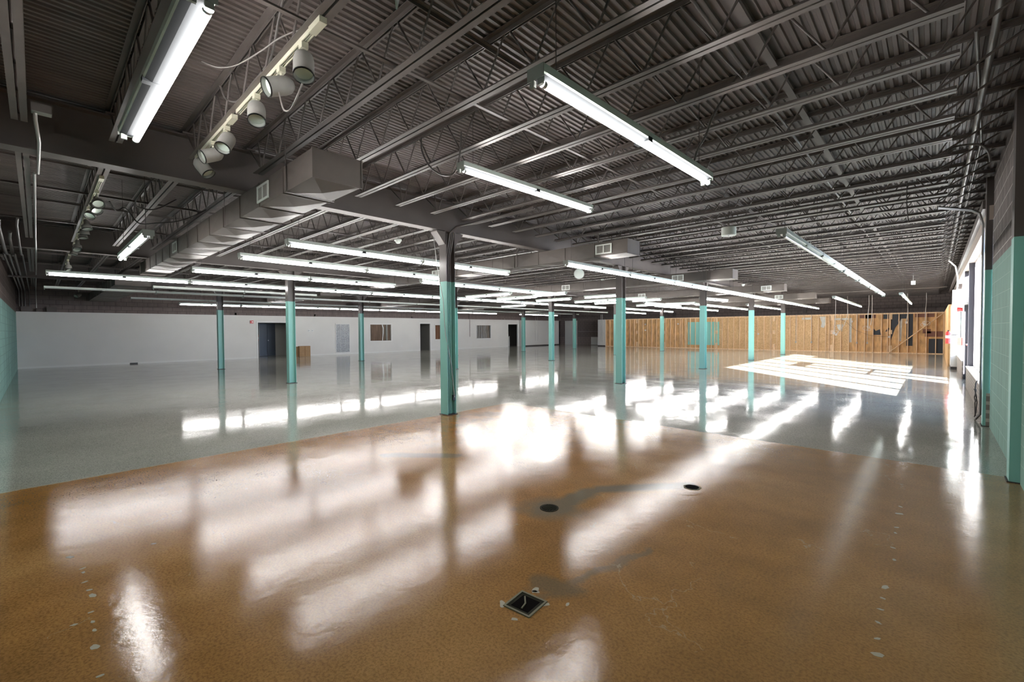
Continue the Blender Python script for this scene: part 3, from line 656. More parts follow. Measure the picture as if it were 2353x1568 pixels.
row((-5.15, 6.95), (-5.45, 34.2), 11, 2.87, True, 'long lit row right of near columns', 'fixtures of the lit row by the near columns')
row((-6.95, 2.55), (-7.15, 7.45), 2, 2.91, True, 'highest pair left of nearest column', 'fixtures of the short pairs left of the nearest column')
row((-8.82, 2.44), (-9.05, 7.35), 2, 2.92, True, 'second highest pair left of nearest column', 'fixtures of the short pairs left of the nearest column')
row((-11.15, 2.2), (-11.25, 7.05), 2, 2.89, True, 'third highest pair left of nearest column', 'fixtures of the short pairs left of the nearest column')
row((-9.75, 6.87), (-10.0, 12.85), 2, 2.89, True, 'pair just behind nearest column', 'fixtures of the short pairs left of the nearest column')
row((-14.3, 0.15), (-14.75, 24.0), 9, 2.935, True, 'long lit row along middle columns', 'fixtures of the long lit middle row')
row((-18.41, 0.15), (-18.52, 30.4), 12, 2.88, None, 'long dark row behind middle row', 'fixtures of the long unlit row')
row((-16.34, 2.3), (-16.38, 7.0), 2, 2.88, None, 'short dark pair above grey wall', 'fixtures of the short unlit pair')
row((-22.19, 2.48), (-22.43, 32.1), 12, 2.88, None, 'second dark row, nearer grey wall', 'fixtures of the second unlit row')
row((-24.4, 4.33), (-24.0, 31.2), 11, 2.86, True, 'lit row closest to grey wall', 'fixtures of the lit row by the grey wall', skip=(8,))
XF = [((-10.3, 12.9), 1.55, 'at right angles to the pair behind the nearest column'), ((-12.1, 11.5), 2.44, 'short slanting one right of the nearest column'), ((-12.3, 13.3), 2.2, 'just behind the slanting one right of the nearest column'),
      ((-12.0, 15.3), 1.9, 'above the second middle-row column'), ((-16.4, 17.5), 1.8, 'smallest one above the distant grey partition'), ((-9.4, 15.1), 1.7, 'just left of the second near column'),
      ((-11.4, 17.3), 1.8, 'left part of the double one behind the second near column'), ((-9.6, 17.3), 1.8, 'right part of the double one behind the second near column'), ((-11.6, 19.0), 1.4, 'low behind the second near column'),
      ((-9.35, 18.6), 1.45, 'just right of the second near column'), ((-11.2, 22.5), 1.35, 'at the near end of the distant zigzag of lights'), ((-9.5, 22.6), 1.6, 'in the distant zigzag of lights')]
for (c, L_, lab) in XF: strip((c[0] - L_ / 2, c[1]), (c[0] + L_ / 2, c[1]), 2.9, True, 'lit crosswise strip light, ' + lab, 'crosswise strip lights')
row((-10.2, 20.1), (-10.5, 25.0), 2, 2.88, True, 'distant pair left of third column', 'distant strip lights')
row((-11.1, 23.0), (-11.15, 32.9), 4, 2.88, True, 'distant row behind third column', 'distant strip lights')
row((-13.9, 24.8), (-14.1, 32.2), 3, 2.88, True, 'distant row behind middle columns', 'distant strip lights')
row((-16.5, 28.4), (-16.8, 33.3), 2, 2.86, True, 'farthest pair before studs', 'distant strip lights')
row((-7.3, 19.4), (-7.0, 21.9), 1, 2.9, True, 'lone light right of third column', 'distant strip lights')
row((-9.0, 23.1), (-9.1, 32.4), 4, 2.88, True, 'distant row right of third column', 'distant strip lights')
row((-7.37, 26.1), (-7.5, 34.3), 3, 2.88, True, 'distant row right of fourth column', 'distant strip lights')
row((-3.09, 22.7), (-3.24, 33.6), 4, 2.88, True, 'dashed row before stud wall', 'strip lights before the stud wall')
row((-0.97, 22.5), (-0.97, 31.8), 4, 2.88, True, 'last row beside windows', 'strip lights before the stud wall')

# ================================================================== TRACK LIGHTS
def track(x0, x1, y, z, lab):
    t = thing('light_track', ((x0 + x1) / 2, y, z), lab, 'track', 'lighting tracks'); h = (x1 - x0) / 2
    MB().box(-h, h, -0.018, -0.012, -0.034, -0.001).box(-h, h, 0.012, 0.018, -0.034, -0.001).box(-h, h, -0.012, 0.012, -0.008, -0.001).box(-h, h, -0.003, 0.003, -0.03, -0.008).build('rail', CREAM, t)
    MB().box(h - 0.16, h + 0.004, -0.024, 0.024, -0.04, -0.0015).build('feed_box', CREAM, t)
def head(x, y, z, aim, lab, kind='can', drop=0.14, scale=1.0, inner=None, grp='track light heads'):
    t = thing('track_light', (x, y, z), lab, 'track light', grp)
    MB().box(-0.028, 0.028, -0.022, 0.022, -0.075, -0.036).build('adapter', CREAM, t)
    MB().tube([(0, 0, -0.074), (0, 0, -drop)], 0.010, 8).tube([(0, -0.016, -drop), (0, 0.016, -drop)], 0.014, 8).build('stem', CREAM, t)
    a = Vector(aim).normalized(); R_ = 0.055 * scale; L_ = 0.17 * scale
    c0 = Vector((0, 0, -drop)) - a * 0.03 + Vector((0, 0, -0.035)); 
    pts = [c0 - a * 0.05 * scale, c0 - a * 0.045 * scale, c0 - a * 0.02 * scale, c0 + a * 0.01, c0 + a * L_ * 0.7]
    if kind == 'can': rad = [0.012, R_ * 0.55, R_ * 0.9, R_, R_]
    elif kind == 'bell':
        pts = [c0 - a * 0.05, c0 - a * 0.045, c0 + a * 0.03, c0 + a * 0.05, c0 + a * 0.06, c0 + a * 0.12]; rad = [0.01, 0.03, 0.034, 0.045, 0.062, 0.066]
    MB().tube(pts, R_, 20, radii=rad, caps=False).build('shade', SHADE, t)
    e = pts[-1]; ro = rad[-1]
    MB().tube([e, e - a * 0.03, e - a * 0.05], ro, 20, radii=[ro * 0.93, ro * 0.86, ro * 0.7], caps=False).build('reflector', SHADEIN, t)
    MB().tube([e - a * 0.03, e - a * 0.028], ro * 0.85, 20).build('lamp_face', inner or LENS, t)
    MB().tube([e - a * 0.004, e + a * 0.004], ro * 1.04, 20, caps=False).tube([e + a * 0.004, e - a * 0.004], ro * 0.93, 20, caps=False).build('rim', BLACK, t)
    return t
JY = J0 + JS * 2
track(-4.52, -2.80, JY, 3.51, 'cream lighting track under a joist at top left, longer one nearer the camera')
track(-6.02, -4.62, JY, 3.51, 'cream lighting track under a joist, shorter one next to the girder')
hs = [(-3.10, (0.35, -0.15, -0.95), 'highest of the six near heads, tilted down'), (-3.50, (0.0, -0.9, -0.42), 'second of the six near heads, mouth turned left'),
      (-4.04, (0.45, -0.15, -0.9), 'third of the six near heads, pointing down'), (-4.87, (0.35, -0.42, -0.8), 'fourth of the six near heads, facing the camera'),
      (-5.35, (0.1, -0.88, -0.45), 'fifth of the six near heads, facing left'), (-5.80, (0.45, 0.45, -0.8), 'lowest of the six near heads, tilted away')]
for x, a, l in hs: head(x, JY, 3.51, a, 'grey cylinder track light, ' + l, 'can', 0.13, 1.2)
JY2 = J0 + JS * 1
for i, (a, b) in enumerate(((-9.5, -7.6), (-11.9, -9.6), (-14.6, -12.3), (-17.9, -15.7))):
    track(a, b, JY2, 3.51, 'cream track of bell lights left of the ribbed duct, ' + ORD[i] + ' from the camera')
hx = [(-8.3, (0.8, 0.1, -0.7), 'bell', None), (-8.75, (0.7, 0.3, -0.7), 'bell', None), (-9.15, (0.5, -0.3, -0.7), 'bell', None), (-10.2, (0.25, 0.1, -1), 'bell', None), (-10.75, (-0.1, 0.1, -1), 'bell', WARM), (-11.2, (0.2, 0.1, -1), 'bell', None),
      (-12.6, (0.15, 0, -1), 'bell', None), (-13.2, (0.9, 0.2, -0.7), 'bell', None), (-13.7, (0.1, -0.2, -1), 'bell', None), (-16.6, (-0.3, 0.1, -0.9), 'bell', None), (-17.6, (0.5, 0.4, -0.6), 'bell', None)]
for i, (x, a, kd, inn) in enumerate(hx):
    head(x, JY2, 3.51, a, 'cream bell track light%s, %s from camera in line left of duct' % (' with warm face' if inn else '', ORD[i]), kd, inner=inn, grp='bell track lights')
t = head(-27.6, 1.3, 3.45, (0.6, -0.6, -0.5), 'white twin floodlight under the roof above the far left end of the grey wall', 'can', 0.2, 1.6, grp=None)
if 'group' in t: del t['group']
MB().tube([(0, 0, -0.037), (0, 0, 0.479)], 0.012, 8).build('hanger_rod', STEEL, t)

# ================================================================== CONDUITS, CABLES, DEVICES
def pipe(name, pts, r, m, lab, cat='conduit', grp=None, n=8):
    mb = MB().tube(pts, r, n); return tag(mb.build(name, m), lab, cat, grp)
# pole beside the first joists at far left
jb = thing('junction_box', (-5.62, 0.055, 3.47), 'grey metal junction box on the joist at top left', 'junction box')
MB().box(-0.045, 0.045, -0.05, 0.075, -0.035, 0.035).build('box_body', PIPE, jb); MB().box(-0.04, 0.04, -0.045, 0.07, -0.038, -0.0351).build('cover', BOXG, jb)
pipe('conduit', [(-5.62, 0.03, 3.43), (-5.63, 0.03, 3.37), (-5.95, 0.05, 3.29), (-6.4, 0.05, 3.30), (-7.85, 0.05, 3.46)], 0.014, GALV, 'bent steel conduit dropping from the box and passing under the first girder')
pipe('conduit', [(-7.9, 0.02, 3.47), (-13.2, 0.02, 3.47), (-13.6, 0.02, 3.30), (-14.4, 0.02, 3.30), (-20.5, 0.02, 3.45), (-28.3, 0.0, 3.42), (-28.42, 0.0, 3.3), (-28.42, 0.0, 2.62)], 0.015, GALV, 'long steel conduit beside the doubled chord at far left')
for i, (y, x0) in enumerate(((-0.42, -11.3), (-0.33, -12.6), (-0.20, -11.0), (-0.50, -13.5))):
    pipe('conduit', [(x0, y + 0.02, 3.44), (x0 - 0.5, y, 3.40), (x0 - 2.3, y, 3.27), (-14.6, y, 3.27), (-16.0, y, 3.42), (-28.3, y, 3.40), (-28.42, y, 3.3), (-28.42, y, 2.68)], 0.028 if i != 2 else 0.018, PIPE, 'dark conduit hugging the near end wall, ' + ('thick inner one', 'thick middle one', 'thin outer one', 'thick one closest to the wall')[i], grp='conduits along the near end wall')
for i, (y0, y1) in enumerate(((-0.46, -0.12), (-0.02, 0.16), (0.30, 0.62))):
    t = thing('wall_box', (-28.5, y0, 2.46), 'dark painted electrical box on the block wall, ' + ('square one nearest the corner', 'small middle one', 'outermost one')[i], 'electrical box', 'electrical boxes in the far left corner')
    MB().box(0, 0.14, 0, y1 - y0, 0.0, 0.22 if i != 1 else 0.13).build('box_body', GIRD, t); MB().box(0.14, 0.145, 0.01, y1 - y0 - 0.01, 0.01, 0.2 if i != 1 else 0.12).build('cover', GIRD, t)
# three conduits in the web of the nearest column
gx, cy = GX[0], CY0
for i, dy in enumerate((-0.045, -0.005, 0.035)):
    pipe('column_conduit', [(gx + 0.035, cy + dy, 0.01), (gx + 0.035, cy + dy, 2.9), (gx + 0.12, cy + dy, 3.22), (gx + 0.14, cy + dy, 3.30 + i * 0.02), (gx + 0.2, cy + dy + 0.1, 3.42 + 0.02 * i), (gx + 0.5, cy + dy + 0.25, 3.47), (gx + 1.9, cy + dy + 0.25, 3.47)], 0.015, MATS['column'], 'conduit in the recess of the nearest column, ' + ('left one', 'pale middle one', 'right one')[i], grp='conduits on the nearest column')
pipe('cable', [(gx - 0.10, cy - 0.24, 3.33), (gx - 0.06, cy - 0.18, 2.7), (gx + 0.03, cy - 0.125, 2.1), (gx + 0.08, cy - 0.125, 1.5), (gx + 0.12, cy - 0.02, 0.9), (gx + 0.11, cy + 0.05, 0.32)], 0.007, GALV, 'loose cable slanting down the nearest column', 'cable')
MB_ = MB().box(gx + 0.07, gx + 0.10, cy + 0.03, cy + 0.085, 0.26, 0.36); tag(MB_.build('cable_plug', BLACK), 'dark plug on the cable at the foot of the nearest column', 'plug')
# conduits at the window column
pts = [(0.0, 9.9, 3.47), (0.40, 10.5, 3.47), (0.50, 10.55, 3.40), (0.545, 10.55, 3.2), (0.55, 10.55, 0.12), (0.50, 10.60, 0.03)]
for i in range(3):
    pipe('conduit', [(p[0] - 0.0, p[1] + i * 0.06, p[2] - i * 0.0) for p in pts], 0.014, PIPE, 'conduit bending down beside the near window column, ' + ('pale one', 'middle one', 'far one')[i], grp='conduits by the near window column')
loop = [(0.52, 10.8 + 0.02 * k + 0.12 * math.sin(k * 1.3), 0.42 + 0.33 * math.cos(k * 0.55) * (1 if k < 8 else 0.5)) for k in range(16)]
pipe('cable_coil', [(p[0] - 0.01 * (i % 3), p[1], max(0.02, p[2] - 0.1)) for i, p in enumerate(loop)], 0.008, WIRED, 'dark cable coiled at the foot of the near window column', 'cable')
pipe('cable', [(0.70, 11.3, 2.5), (0.69, 11.7, 2.35), (0.69, 12.0, 2.15), (0.68, 12.2, 1.95)], 0.006, WIRED, 'thin wire hanging across the first window pane', 'cable')
pipe('cable', [(0.67, 11.0, 2.3), (0.67, 11.1, 1.7), (0.67, 11.25, 1.35), (0.67, 11.0, 1.33), (0.67, 11.5, 1.28), (0.66, 11.9, 1.25), (0.66, 11.9, 1.15)], 0.007, WIRED, 'kinked dark wire beside the near window frame', 'cable')
# pipe crossing near far end
pipe('sprinkler_pipe', [(0.35, 27.9, 3.36), (-12.5, 27.9, 3.36)], 0.03, DUCTM, 'long pipe crossing under the joists before the stud wall', 'pipe')
pipe('sprinkler_pipe', [(-6.6, 12.9, 3.30), (-13.8, 12.9, 3.30)], 0.02, DUCTM, 'long pipe crossing the middle bay behind the second duct', 'pipe')
# drum speaker
t = thing('drum_fixture', (-2.78, 8.75, 3.34), 'pale green drum shaped ceiling fixture hanging at right of centre', 'ceiling fixture')
MB().tube([(0, 0, -0.085), (0, 0, 0.06)], 0.125, 28).build('drum', WHITEM, t); MB().tube([(0, 0, -0.09), (0, 0, -0.085)], 0.10, 24).tube([(0, 0, -0.1), (0, 0, -0.09)], 0.02, 10).build('lower_plate', REFL, t)
MB().tube([(0, 0, 0.06), (0, 0, 0.59)], 0.012, 8).build('stem', STEEL, t)
# bull's-eye lamp and smoke heads
t = thing('round_spotlight', (-7.35, 10.55, 3.12), 'round glass faced spotlight hanging between the near columns', 'spotlight')
ax = Vector((0.62, -0.75, -0.1)).normalized()
MB().tube([-ax * 0.08, -ax * 0.05, ax * 0.03, ax * 0.05], 0.12, 24, radii=[0.05, 0.1, 0.145, 0.15], caps=True).build('bowl', SHADE, t); MB().tube([ax * 0.05, ax * 0.056], 0.135, 24).build('lens', LENS, t)
MB().tube([(0, 0, 0.14), (0, 0, 0.81)], 0.01, 6).box(-0.06, 0.06, -0.06, 0.06, 0.19, 0.21).build('stem', WHITEM, t)
def smoke(x, y, z, lab):
    t = thing('smoke_detector', (x, y, z), lab, 'smoke detector', 'smoke detectors')
    MB().tube([(0, 0, 0), (0, 0, 0.03)], 0.075, 20).build('base', WHITEM, t); MB().tube([(0, 0, -0.05), (0, 0, -0.03), (0, 0, 0)], 0.05, 20, radii=[0.035, 0.05, 0.06]).build('sensor', WHITEM, t)
    MB().tube([(0, 0, 0.03), (0, 0, 3.93 - z)], 0.006, 6).build('hanger', STEEL, t)
smoke(-8.0, 5.1, 3.38, 'white smoke detector left of the nearest column'); smoke(-8.1, 11.7, 3.36, 'white smoke detector above the round spotlight'); smoke(-7.0, 15.6, 3.36, 'white smoke detector near the third duct')
smoke(-5.9, 20.4, 3.38, 'white smoke detector past the third duct, yellowed'); smoke(-8.9, 14.3, 3.36, 'white smoke detector in the middle distance')
# hanging white camera near far windows
t = thing('motion_sensor', (-0.65, 23.2, 3.28), 'small white sensor hanging on a rod at upper right', 'sensor')
MB().box(-0.06, 0.07, -0.05, 0.05, -0.08, 0.06).build('sensor_body', REFL, t); MB().tube([(0, 0, 0.06), (0, 0, 0.65)], 0.008, 6).build('rod', GALV, t)
# loose cables hanging over the stud wall
HC = [(-4.60, 'leftmost, with a tangle of boxes', 1.25), (-4.0, 'second, long and curling', 1.15), (-2.95, 'in the middle, with an open loop', 1.5), (-2.80, 'in the middle, straight one', 1.7), (-1.2, 'thin one ending on the dark letters', 1.75), (-0.40, 'right one with a tangle at head height', 1.75)]
for i, (x, l, ze) in enumerate(HC):
    t = thing('hanging_cable', (x, 34.6, 3.51), 'white cable hanging before the studs, ' + l, 'cable', 'cables before the stud wall')
    pts = [(0, 0, 0), (0.01, 0, -0.5), (0.03 * math.sin(i * 2.1), 0, -1.1)]
    if i == 1: pts += [(-0.15, 0, -1.8), (-0.35, 0, -2.05), (-0.55, 0, ze - 3.51)]
    else: pts += [(-0.03, 0, ze - 3.51 + 0.2), (-0.05, 0, ze - 3.51)]
    MB().tube(pts, 0.016, 6).build('cable_sheath', WIREW, t)
    e = Vector(pts[-1])
    if i in (0, 2, 5):
        for q in range(3):
            c = e + Vector((0.08 * math.sin(q * 2.4 + i), 0, -0.05 + 0.07 * q)); R_ = (0.10, 0.16, 0.07)[q]
            MB().tube([c + Vector((R_ * math.cos(a * 0.7), 0.02 * q, R_ * 0.8 * math.sin(a * 0.7))) for a in range(10)], 0.009, 5).build('loop', WIREW, t)
    if i in (0, 1, 5): MB().box(e.x - 0.06, e.x + 0.05, -0.04, 0.04, e.z - 0.08, e.z + 0.02).build('socket_box', WIREW, t)
# boxes, sockets and conduits on the stud wall
for i, x in enumerate((-20.2, -14.3, -6.95, -6.05, -3.62, -3.1)):
    t = thing('stud_conduit', (x, FARP - 0.02, 0.62), 'thin conduit with socket box on the stud wall, ' + ORD[i] + ' from the left', 'conduit', 'conduits on the stud wall')
    MB().tube([(0, 0, 0.0), (0, 0, 1.84)], 0.012, 6).build('conduit_run', GALV, t); MB().box(-0.04, 0.04, -0.03, 0.018, -0.08, 0.03).build('socket_box', GALV, t)
for i, (x, z) in enumerate(((-18.05, 1.95), (-18.05, 1.45), (-15.2, 1.95), (-3.9, 1.95), (-2.05, 0.98), (-1.27, 1.85), (-9.3, 1.15))):
    tag(MB().box(x - 0.05, x + 0.05, FARP - 0.02, FARP + 0.08, z - 0.06, z + 0.06).build('switch_box', WIREW), 'white wall box on a stud, ' + ORD[i] + ' in order from the left of its height', 'electrical box', 'boxes on the studs')
a, b = Vector((-2.05, FARP - 0.10, 0.03)), Vector((0.34, FARP - 0.06, 2.38))
pipe('diagonal_brace', [a, b], 0.025, WOOD, 'long wooden brace leaning diagonally across the stud wall', 'brace', n=4)
pipe('drooping_cable', [(-4.5, FARP - 0.03, 2.1), (-4.2, FARP - 0.03, 1.95), (-3.7, FARP - 0.03, 1.4), (-3.0, FARP - 0.03, 1.08), (-2.5, FARP - 0.03, 1.0), (-2.1, FARP - 0.03, 1.0)], 0.006, WIRED, 'dark cable drooping across the right part of the stud wall', 'cable')
# electrical boxes on block wall over the studs
for i, x in enumerate((-16.4, -13.1, -6.9)):
    t = thing('wall_box', (x, FARW, 2.62), 'dark box on the block wall above the studs, ' + ('left one', 'middle one', 'right one')[i], 'electrical box', 'boxes above the studs')
    MB().box(0, 0.22, -0.12, 0, 0.0, 0.3).build('box_body', GIRD, t); MB().tube([(0.11, -0.06, 0.3), (0.11, -0.06, 1.25)], 0.015, 6).build('conduit_run', GIRD, t)
# panels at the far left corner
mb = MB(); mb.box(-27.9, -26.4, FARW - 0.06, FARW, 0, 2.44); struct('wall_panel_corner', mb, GREYW)
tag(MB().box(-24.75, -23.85, FARW - 0.03, FARW, 0.03, 0.80).build('access_panel', TRIMW), 'small white square panel low on the brown block wall', 'panel')
mb = MB().box(-22.75, -21.97, FARP - 0.02, FARP + 0.09, 0, 2.44); struct('wall_panel_studs', mb, GREYW)
struct('baseboard_panel', MB().box(-22.75, -21.97, FARP - 0.035, FARP - 0.02, 0, 0.09), RUBBER)
for i, x in enumerate((-22.4, -22.25)): pipe('conduit', [(x, FARP - 0.04, 0.4), (x, FARP - 0.04, 2.9)], 0.014, GALV, 'conduit on the pale panel left of the studs, ' + ('left', 'right')[i], grp='conduits on the pale panel')
for i, y in enumerate((32.8, 33.1)): pipe('conduit', [(GREY + 0.525, y, 0.45), (GREY + 0.525, y, 2.95)], 0.014, GALV, 'thin conduit on the distant white wall, ' + ('left', 'right')[i], grp='conduits on the white wall')
pipe('conduit', [(GREY + 0.02, 24.9, 1.0), (GREY + 0.02, 24.9, 2.43), (BACKW + 0.03, 24.9, 2.48), (BACKW + 0.03, 24.9, 3.4)], 0.016, STEEL, 'dark conduit drop left of the grey curtained window')
pipe('rail', [(-26.3, FARW - 0.03, 1.35), (-22.8, FARW - 0.03, 1.35)], 0.012, GALV, 'thin horizontal rail on the brown block wall', 'rail')

# ================================================================== GREY WALL ITEMS
# return air grille
t = thing('return_grille', (GREY, 13.82, 0.1), 'tall speckled air grille in a white frame on the grey wall', 'grille')
MB().box(0, 0.03, -0.5, -0.455, 0, 1.93).box(0, 0.03, 0.455, 0.5, 0, 1.93).box(0, 0.03, -0.455, 0.455, 0, 0.045).box(0, 0.03, -0.455, 0.455, 1.885, 1.93).build('frame', TRIMW, t)
MB().box(0.001, 0.015, -0.455, 0.455, 0.045, 1.885).build('grille_panel', GRILLE, t)
mb = MB()
for yy in (-0.15, 0.15): mb.box(0.015, 0.02, yy - 0.006, yy + 0.006, 0.045, 1.885)
mb.box(0.015, 0.019, -0.455, 0.455, 1.2, 1.21); mb.box(0.015, 0.019, -0.455, 0.455, 0.64, 0.65); mb.build('divider', GALV, t)
# fire alarm
t = thing('fire_alarm', (GREY, 8.42, 2.09), 'red fire alarm strobe with white lens left of the doorway', 'fire alarm')
MB().box(0, 0.05, -0.08, 0.08, -0.08, 0.08).build('alarm_body', RED, t); MB().box(0.05, 0.075, -0.01, 0.05, -0.035, 0.035).build('strobe_lens', REFL, t)
for i, y in enumerate((11.64, 11.85)):
    t = thing('thermostat', (GREY, y, 1.58), 'small white control plate on the grey wall, ' + ('left', 'right') [i] + ' one of two', 'control plate', 'control plates')
    MB().box(0, 0.03, -0.055, 0.055, -0.045, 0.045).build('plate', REFL, t); MB().box(0.03, 0.036, -0.03, 0.03, -0.02, 0.02).build('display', SHADE, t)
for i, y in enumerate((15.05, 18.3, 25.05)):
    t = thing('wall_socket', (GREY, y, 0.42), 'white wall socket on the grey wall, ' + ('right of the air grille', 'right of the brown papered window', 'left of the grey curtained window')[i], 'socket', 'wall sockets')
    MB().box(0, 0.008, -0.035, 0.035, -0.057, 0.057).build('plate', REFL, t); MB().box(0.008, 0.01, -0.015, 0.015, 0.01, 0.035).box(0.008, 0.01, -0.015, 0.015, -0.035, -0.01).build('outlet', SHADE, t)
MBx = MB().box(GREY + 0.0145, GREY + 0.03, 3.05, 3.35, 0.0, 0.06); tag(MBx.build('floor_register', BLACK), 'small dark vent at the foot of the grey wall', 'vent')
# cardboard boxes leaning on wall
t = thing('cardboard_box', (-28.38, 11.28, 0), 'tall brown cardboard box standing against the grey wall', 'box')
MB().box(0, 0.22, -0.33, 0.33, 0, 0.63).build('carton', CARD, t); MB().box(0.22, 0.222, -0.02, 0.02, 0.02, 0.61).build('tape_seam', CARDD, t)
t = thing('cardboard_box', (-28.38, 10.85, 0), 'flattened darker cardboard carton behind the brown box, left side', 'box')
MB().box(0, 0.12, -0.22, 0.09, 0, 0.60).build('carton', CARDD, t)
# things behind openings
t = thing('corridor_door', (-30.6, 9.9, 0), 'dark blue double door inside the doorway', 'door'); t.rotation_euler = (0, 0, 0)
MB().box(0, 0.05, -0.42, 0.03, 0.01, 2.03).build('door_leaf', BLUED, t); MB().box(0, 0.05, 0.04, 0.5, 0.01, 2.03).build('door_leaf', BLUED, t)
MB().box(0.05, 0.09, 0.06, 0.10, 0.95, 1.0).build('door_handle', GALV, t); MB().box(0, 0.06, -0.47, -0.42, 0, 2.08).box(0, 0.06, 0.5, 0.55, 0, 2.08).build('door_frame', HALLW, t)
t = thing('corridor_door', (-29.4, 8.78, 0), 'dark blue side door leaf at the left of the doorway', 'door')
MB().box(-0.45, 0.45, -0.025, 0.025, 0.01, 2.03).build('door_leaf', BLUED, t); MB().box(0.3, 0.34, 0.03, 0.07, 0.95, 1.02).build('door_handle', GALV, t)
struct('wall_corridor_end', MB().box(-30.7, -30.6, 7.7, 12.0, 0, 2.6), HALLW)
t = thing('fire_extinguisher', (-30.45, 9.33, 0.95), 'red fire extinguisher inside the dark doorway', 'extinguisher')
MB().tube([(0, 0, 0), (0, 0, 0.38), (0, 0, 0.42)], 0.06, 14, radii=[0.06, 0.06, 0.03]).build('cylinder', RED, t); MB().box(-0.02, 0.02, -0.06, 0.06, 0.42, 0.46).build('handle', BLACK, t); MB().tube([(0, 0, 0.12), (0, 0, 0.26)], 0.061, 14).build('sticker', REFL, t)
# coverings in the inner windows
t = thing('papered_board', (GREY - 0.085, 16.62, 0.85), 'brown panel with a torn white strip filling the left inner window', 'panel')
MB().box(-0.01, 0.0, -0.8, 0.8, 0, 1.13).build('board', PANEL, t)
pl = [(0.13, 1.12), (0.20, 1.12), (0.27, 0.9), (0.26, 0.5), (0.22, 0.25), (0.20, 0.0), (0.14, 0.0), (0.18, 0.3), (0.2, 0.55), (0.21, 0.85)]
MB().add([(0.001, p[0], p[1]) for p in pl], [tuple(range(len(pl)))]).add([(0.004, p[0], p[1]) for p in pl], [tuple(range(len(pl)))]).build('torn_strip', REFL, t)
MB().box(0.0, 0.02, 0.48, 0.56, 0, 1.13).build('batten', SHADE, t)
def curtain(y0, y1, z0, z1, m, lab, amp=0.03):
    n = 80; vs = []
    for k in range(n + 1):
        y = y0 + (y1 - y0) * k / n; x = GREY - 0.18 + amp * math.sin(k * 0.62) + 0.3 * amp * math.sin(k * 1.7)
        vs += [(x, y, z0), (x, y, z1)]
    fs = [(2 * k, 2 * k + 2, 2 * k + 3, 2 * k + 1) for k in range(n)]
    return tag(MB().add(vs, fs, 0, True).build('curtain', m), lab, 'curtain')
curtain(21.3, 23.05, 0.8, 2.05, CURT, 'brown striped curtain behind the middle inner window', 0.035)
curtain(25.6, 27.45, 0.8, 2.05, CURTG, 'grey striped curtain behind the right inner window', 0.045)
MBx = MB().prism([(29.3, 0.0), (30.9, 0.0), (30.9, 0.95)], 'X', -29.6, -29.5); tag(MBx.build('stair_stringer', GREYW), 'pale sloping stair side inside the far doorway', 'stair')

# ================================================================== WINDOW-SIDE ITEMS
t = thing('fire_extinguisher', (0.34, 22.9, 0.95), 'red fire extinguisher with white label on the white pier by the windows', 'extinguisher')
MB().tube([(0, 0, 0), (0, 0, 0.4), (0, 0, 0.45)], 0.075, 16, radii=[0.075, 0.075, 0.03]).build('cylinder', RED, t); MB().tube([(0, 0, 0.2), (0, 0, 0.3)], 0.076, 16).build('sticker', REFL, t)
MB().box(-0.02, 0.02, -0.07, 0.07, 0.45, 0.49).build('handle', BLACK, t); MB().box(0.05, 0.285, -0.02, 0.02, 0.3, 0.34).build('wall_bracket', BLACK, t)
t = thing('pull_station', (0.53, 18.97, 1.12), 'red fire alarm pull box beside the glass door', 'fire alarm')
MB().box(-0.05, 0.06, -0.09, 0.09, -0.12, 0.12).build('alarm_body', RED, t); MB().box(-0.056, -0.05, -0.05, 0.05, -0.02, 0.03).build('pull_lever', REFL, t)
MB().tube([(0.02, 0, 0.12), (0.02, 0, 0.9)], 0.012, 6).build('conduit_run', PIPE, t)
t = thing('alarm_bell', (0.52, 18.97, 2.08), 'small red alarm horn above the pull box', 'fire alarm')
MB().tube([(-0.06, 0, 0), (0.05, 0, 0)], 0.07, 16, radii=[0.075, 0.05]).build('horn', RED, t); MB().box(0.05, 0.065, -0.06, 0.06, -0.08, 0.08).build('mounting_plate', RED, t)
t = thing('exit_box', (0.45, 18.6, 2.42), 'white box hanging from a white cable before the windows', 'electrical box')
MB().box(-0.10, 0.10, -0.06, 0.06, -0.22, 0.22).build('box_body', REFL, t)
MB().tube([(0, 0, 0.22), (0.0, 0, 0.6), (-0.05, -0.2, 0.9), (-0.2, -0.5, 1.06)], 0.02, 6).build('cable_sheath', WIREW, t)
# ================================================================== FLOOR ITEMS
t = thing('floor_drain', (-2.42, 3.02, 0), 'round iron floor drain in the brown floor', 'drain')
MB().tube([(0, 0, 0.0005), (0, 0, 0.004)], 0.082, 28).build('rim', MESHM, t); MB().tube([(0, 0, 0.004), (0, 0, 0.0045)], 0.066, 24).build('drain_void', HOLE, t)
mb = MB()
for k in range(-3, 4): w_ = math.sqrt(0.064 ** 2 - (k * 0.018) ** 2); mb.box(k * 0.018 - 0.004, k * 0.018 + 0.004, -w_, w_, 0.0045, 0.007)
mb.build('bars', MESHM, t)
t = thing('floor_drain', (-1.665, 1.86, 0), 'square open floor drain nearest the camera', 'drain', rz=0.1)
MB().box(-0.09, 0.09, -0.09, -0.078, 0.0005, 0.006).box(-0.09, 0.09, 0.078, 0.09, 0.0005, 0.006).box(-0.09, -0.078, -0.078, 0.078, 0.0005, 0.006).box(0.078, 0.09, -0.078, 0.078, 0.0005, 0.006).build('rim', OLIVE, t)
MB().box(-0.078, 0.078, -0.078, 0.078, 0.0005, 0.002).build('inner_ledge', MESHM, t); MB().box(-0.058, 0.058, -0.06, 0.06, 0.002, 0.0026).build('drain_void', HOLE, t)
MB().tube([(-0.04, 0.05, 0.004), (0.0, 0.0, 0.005), (0.01, -0.05, 0.004)], 0.005, 6).build('debris', OLIVE, t)
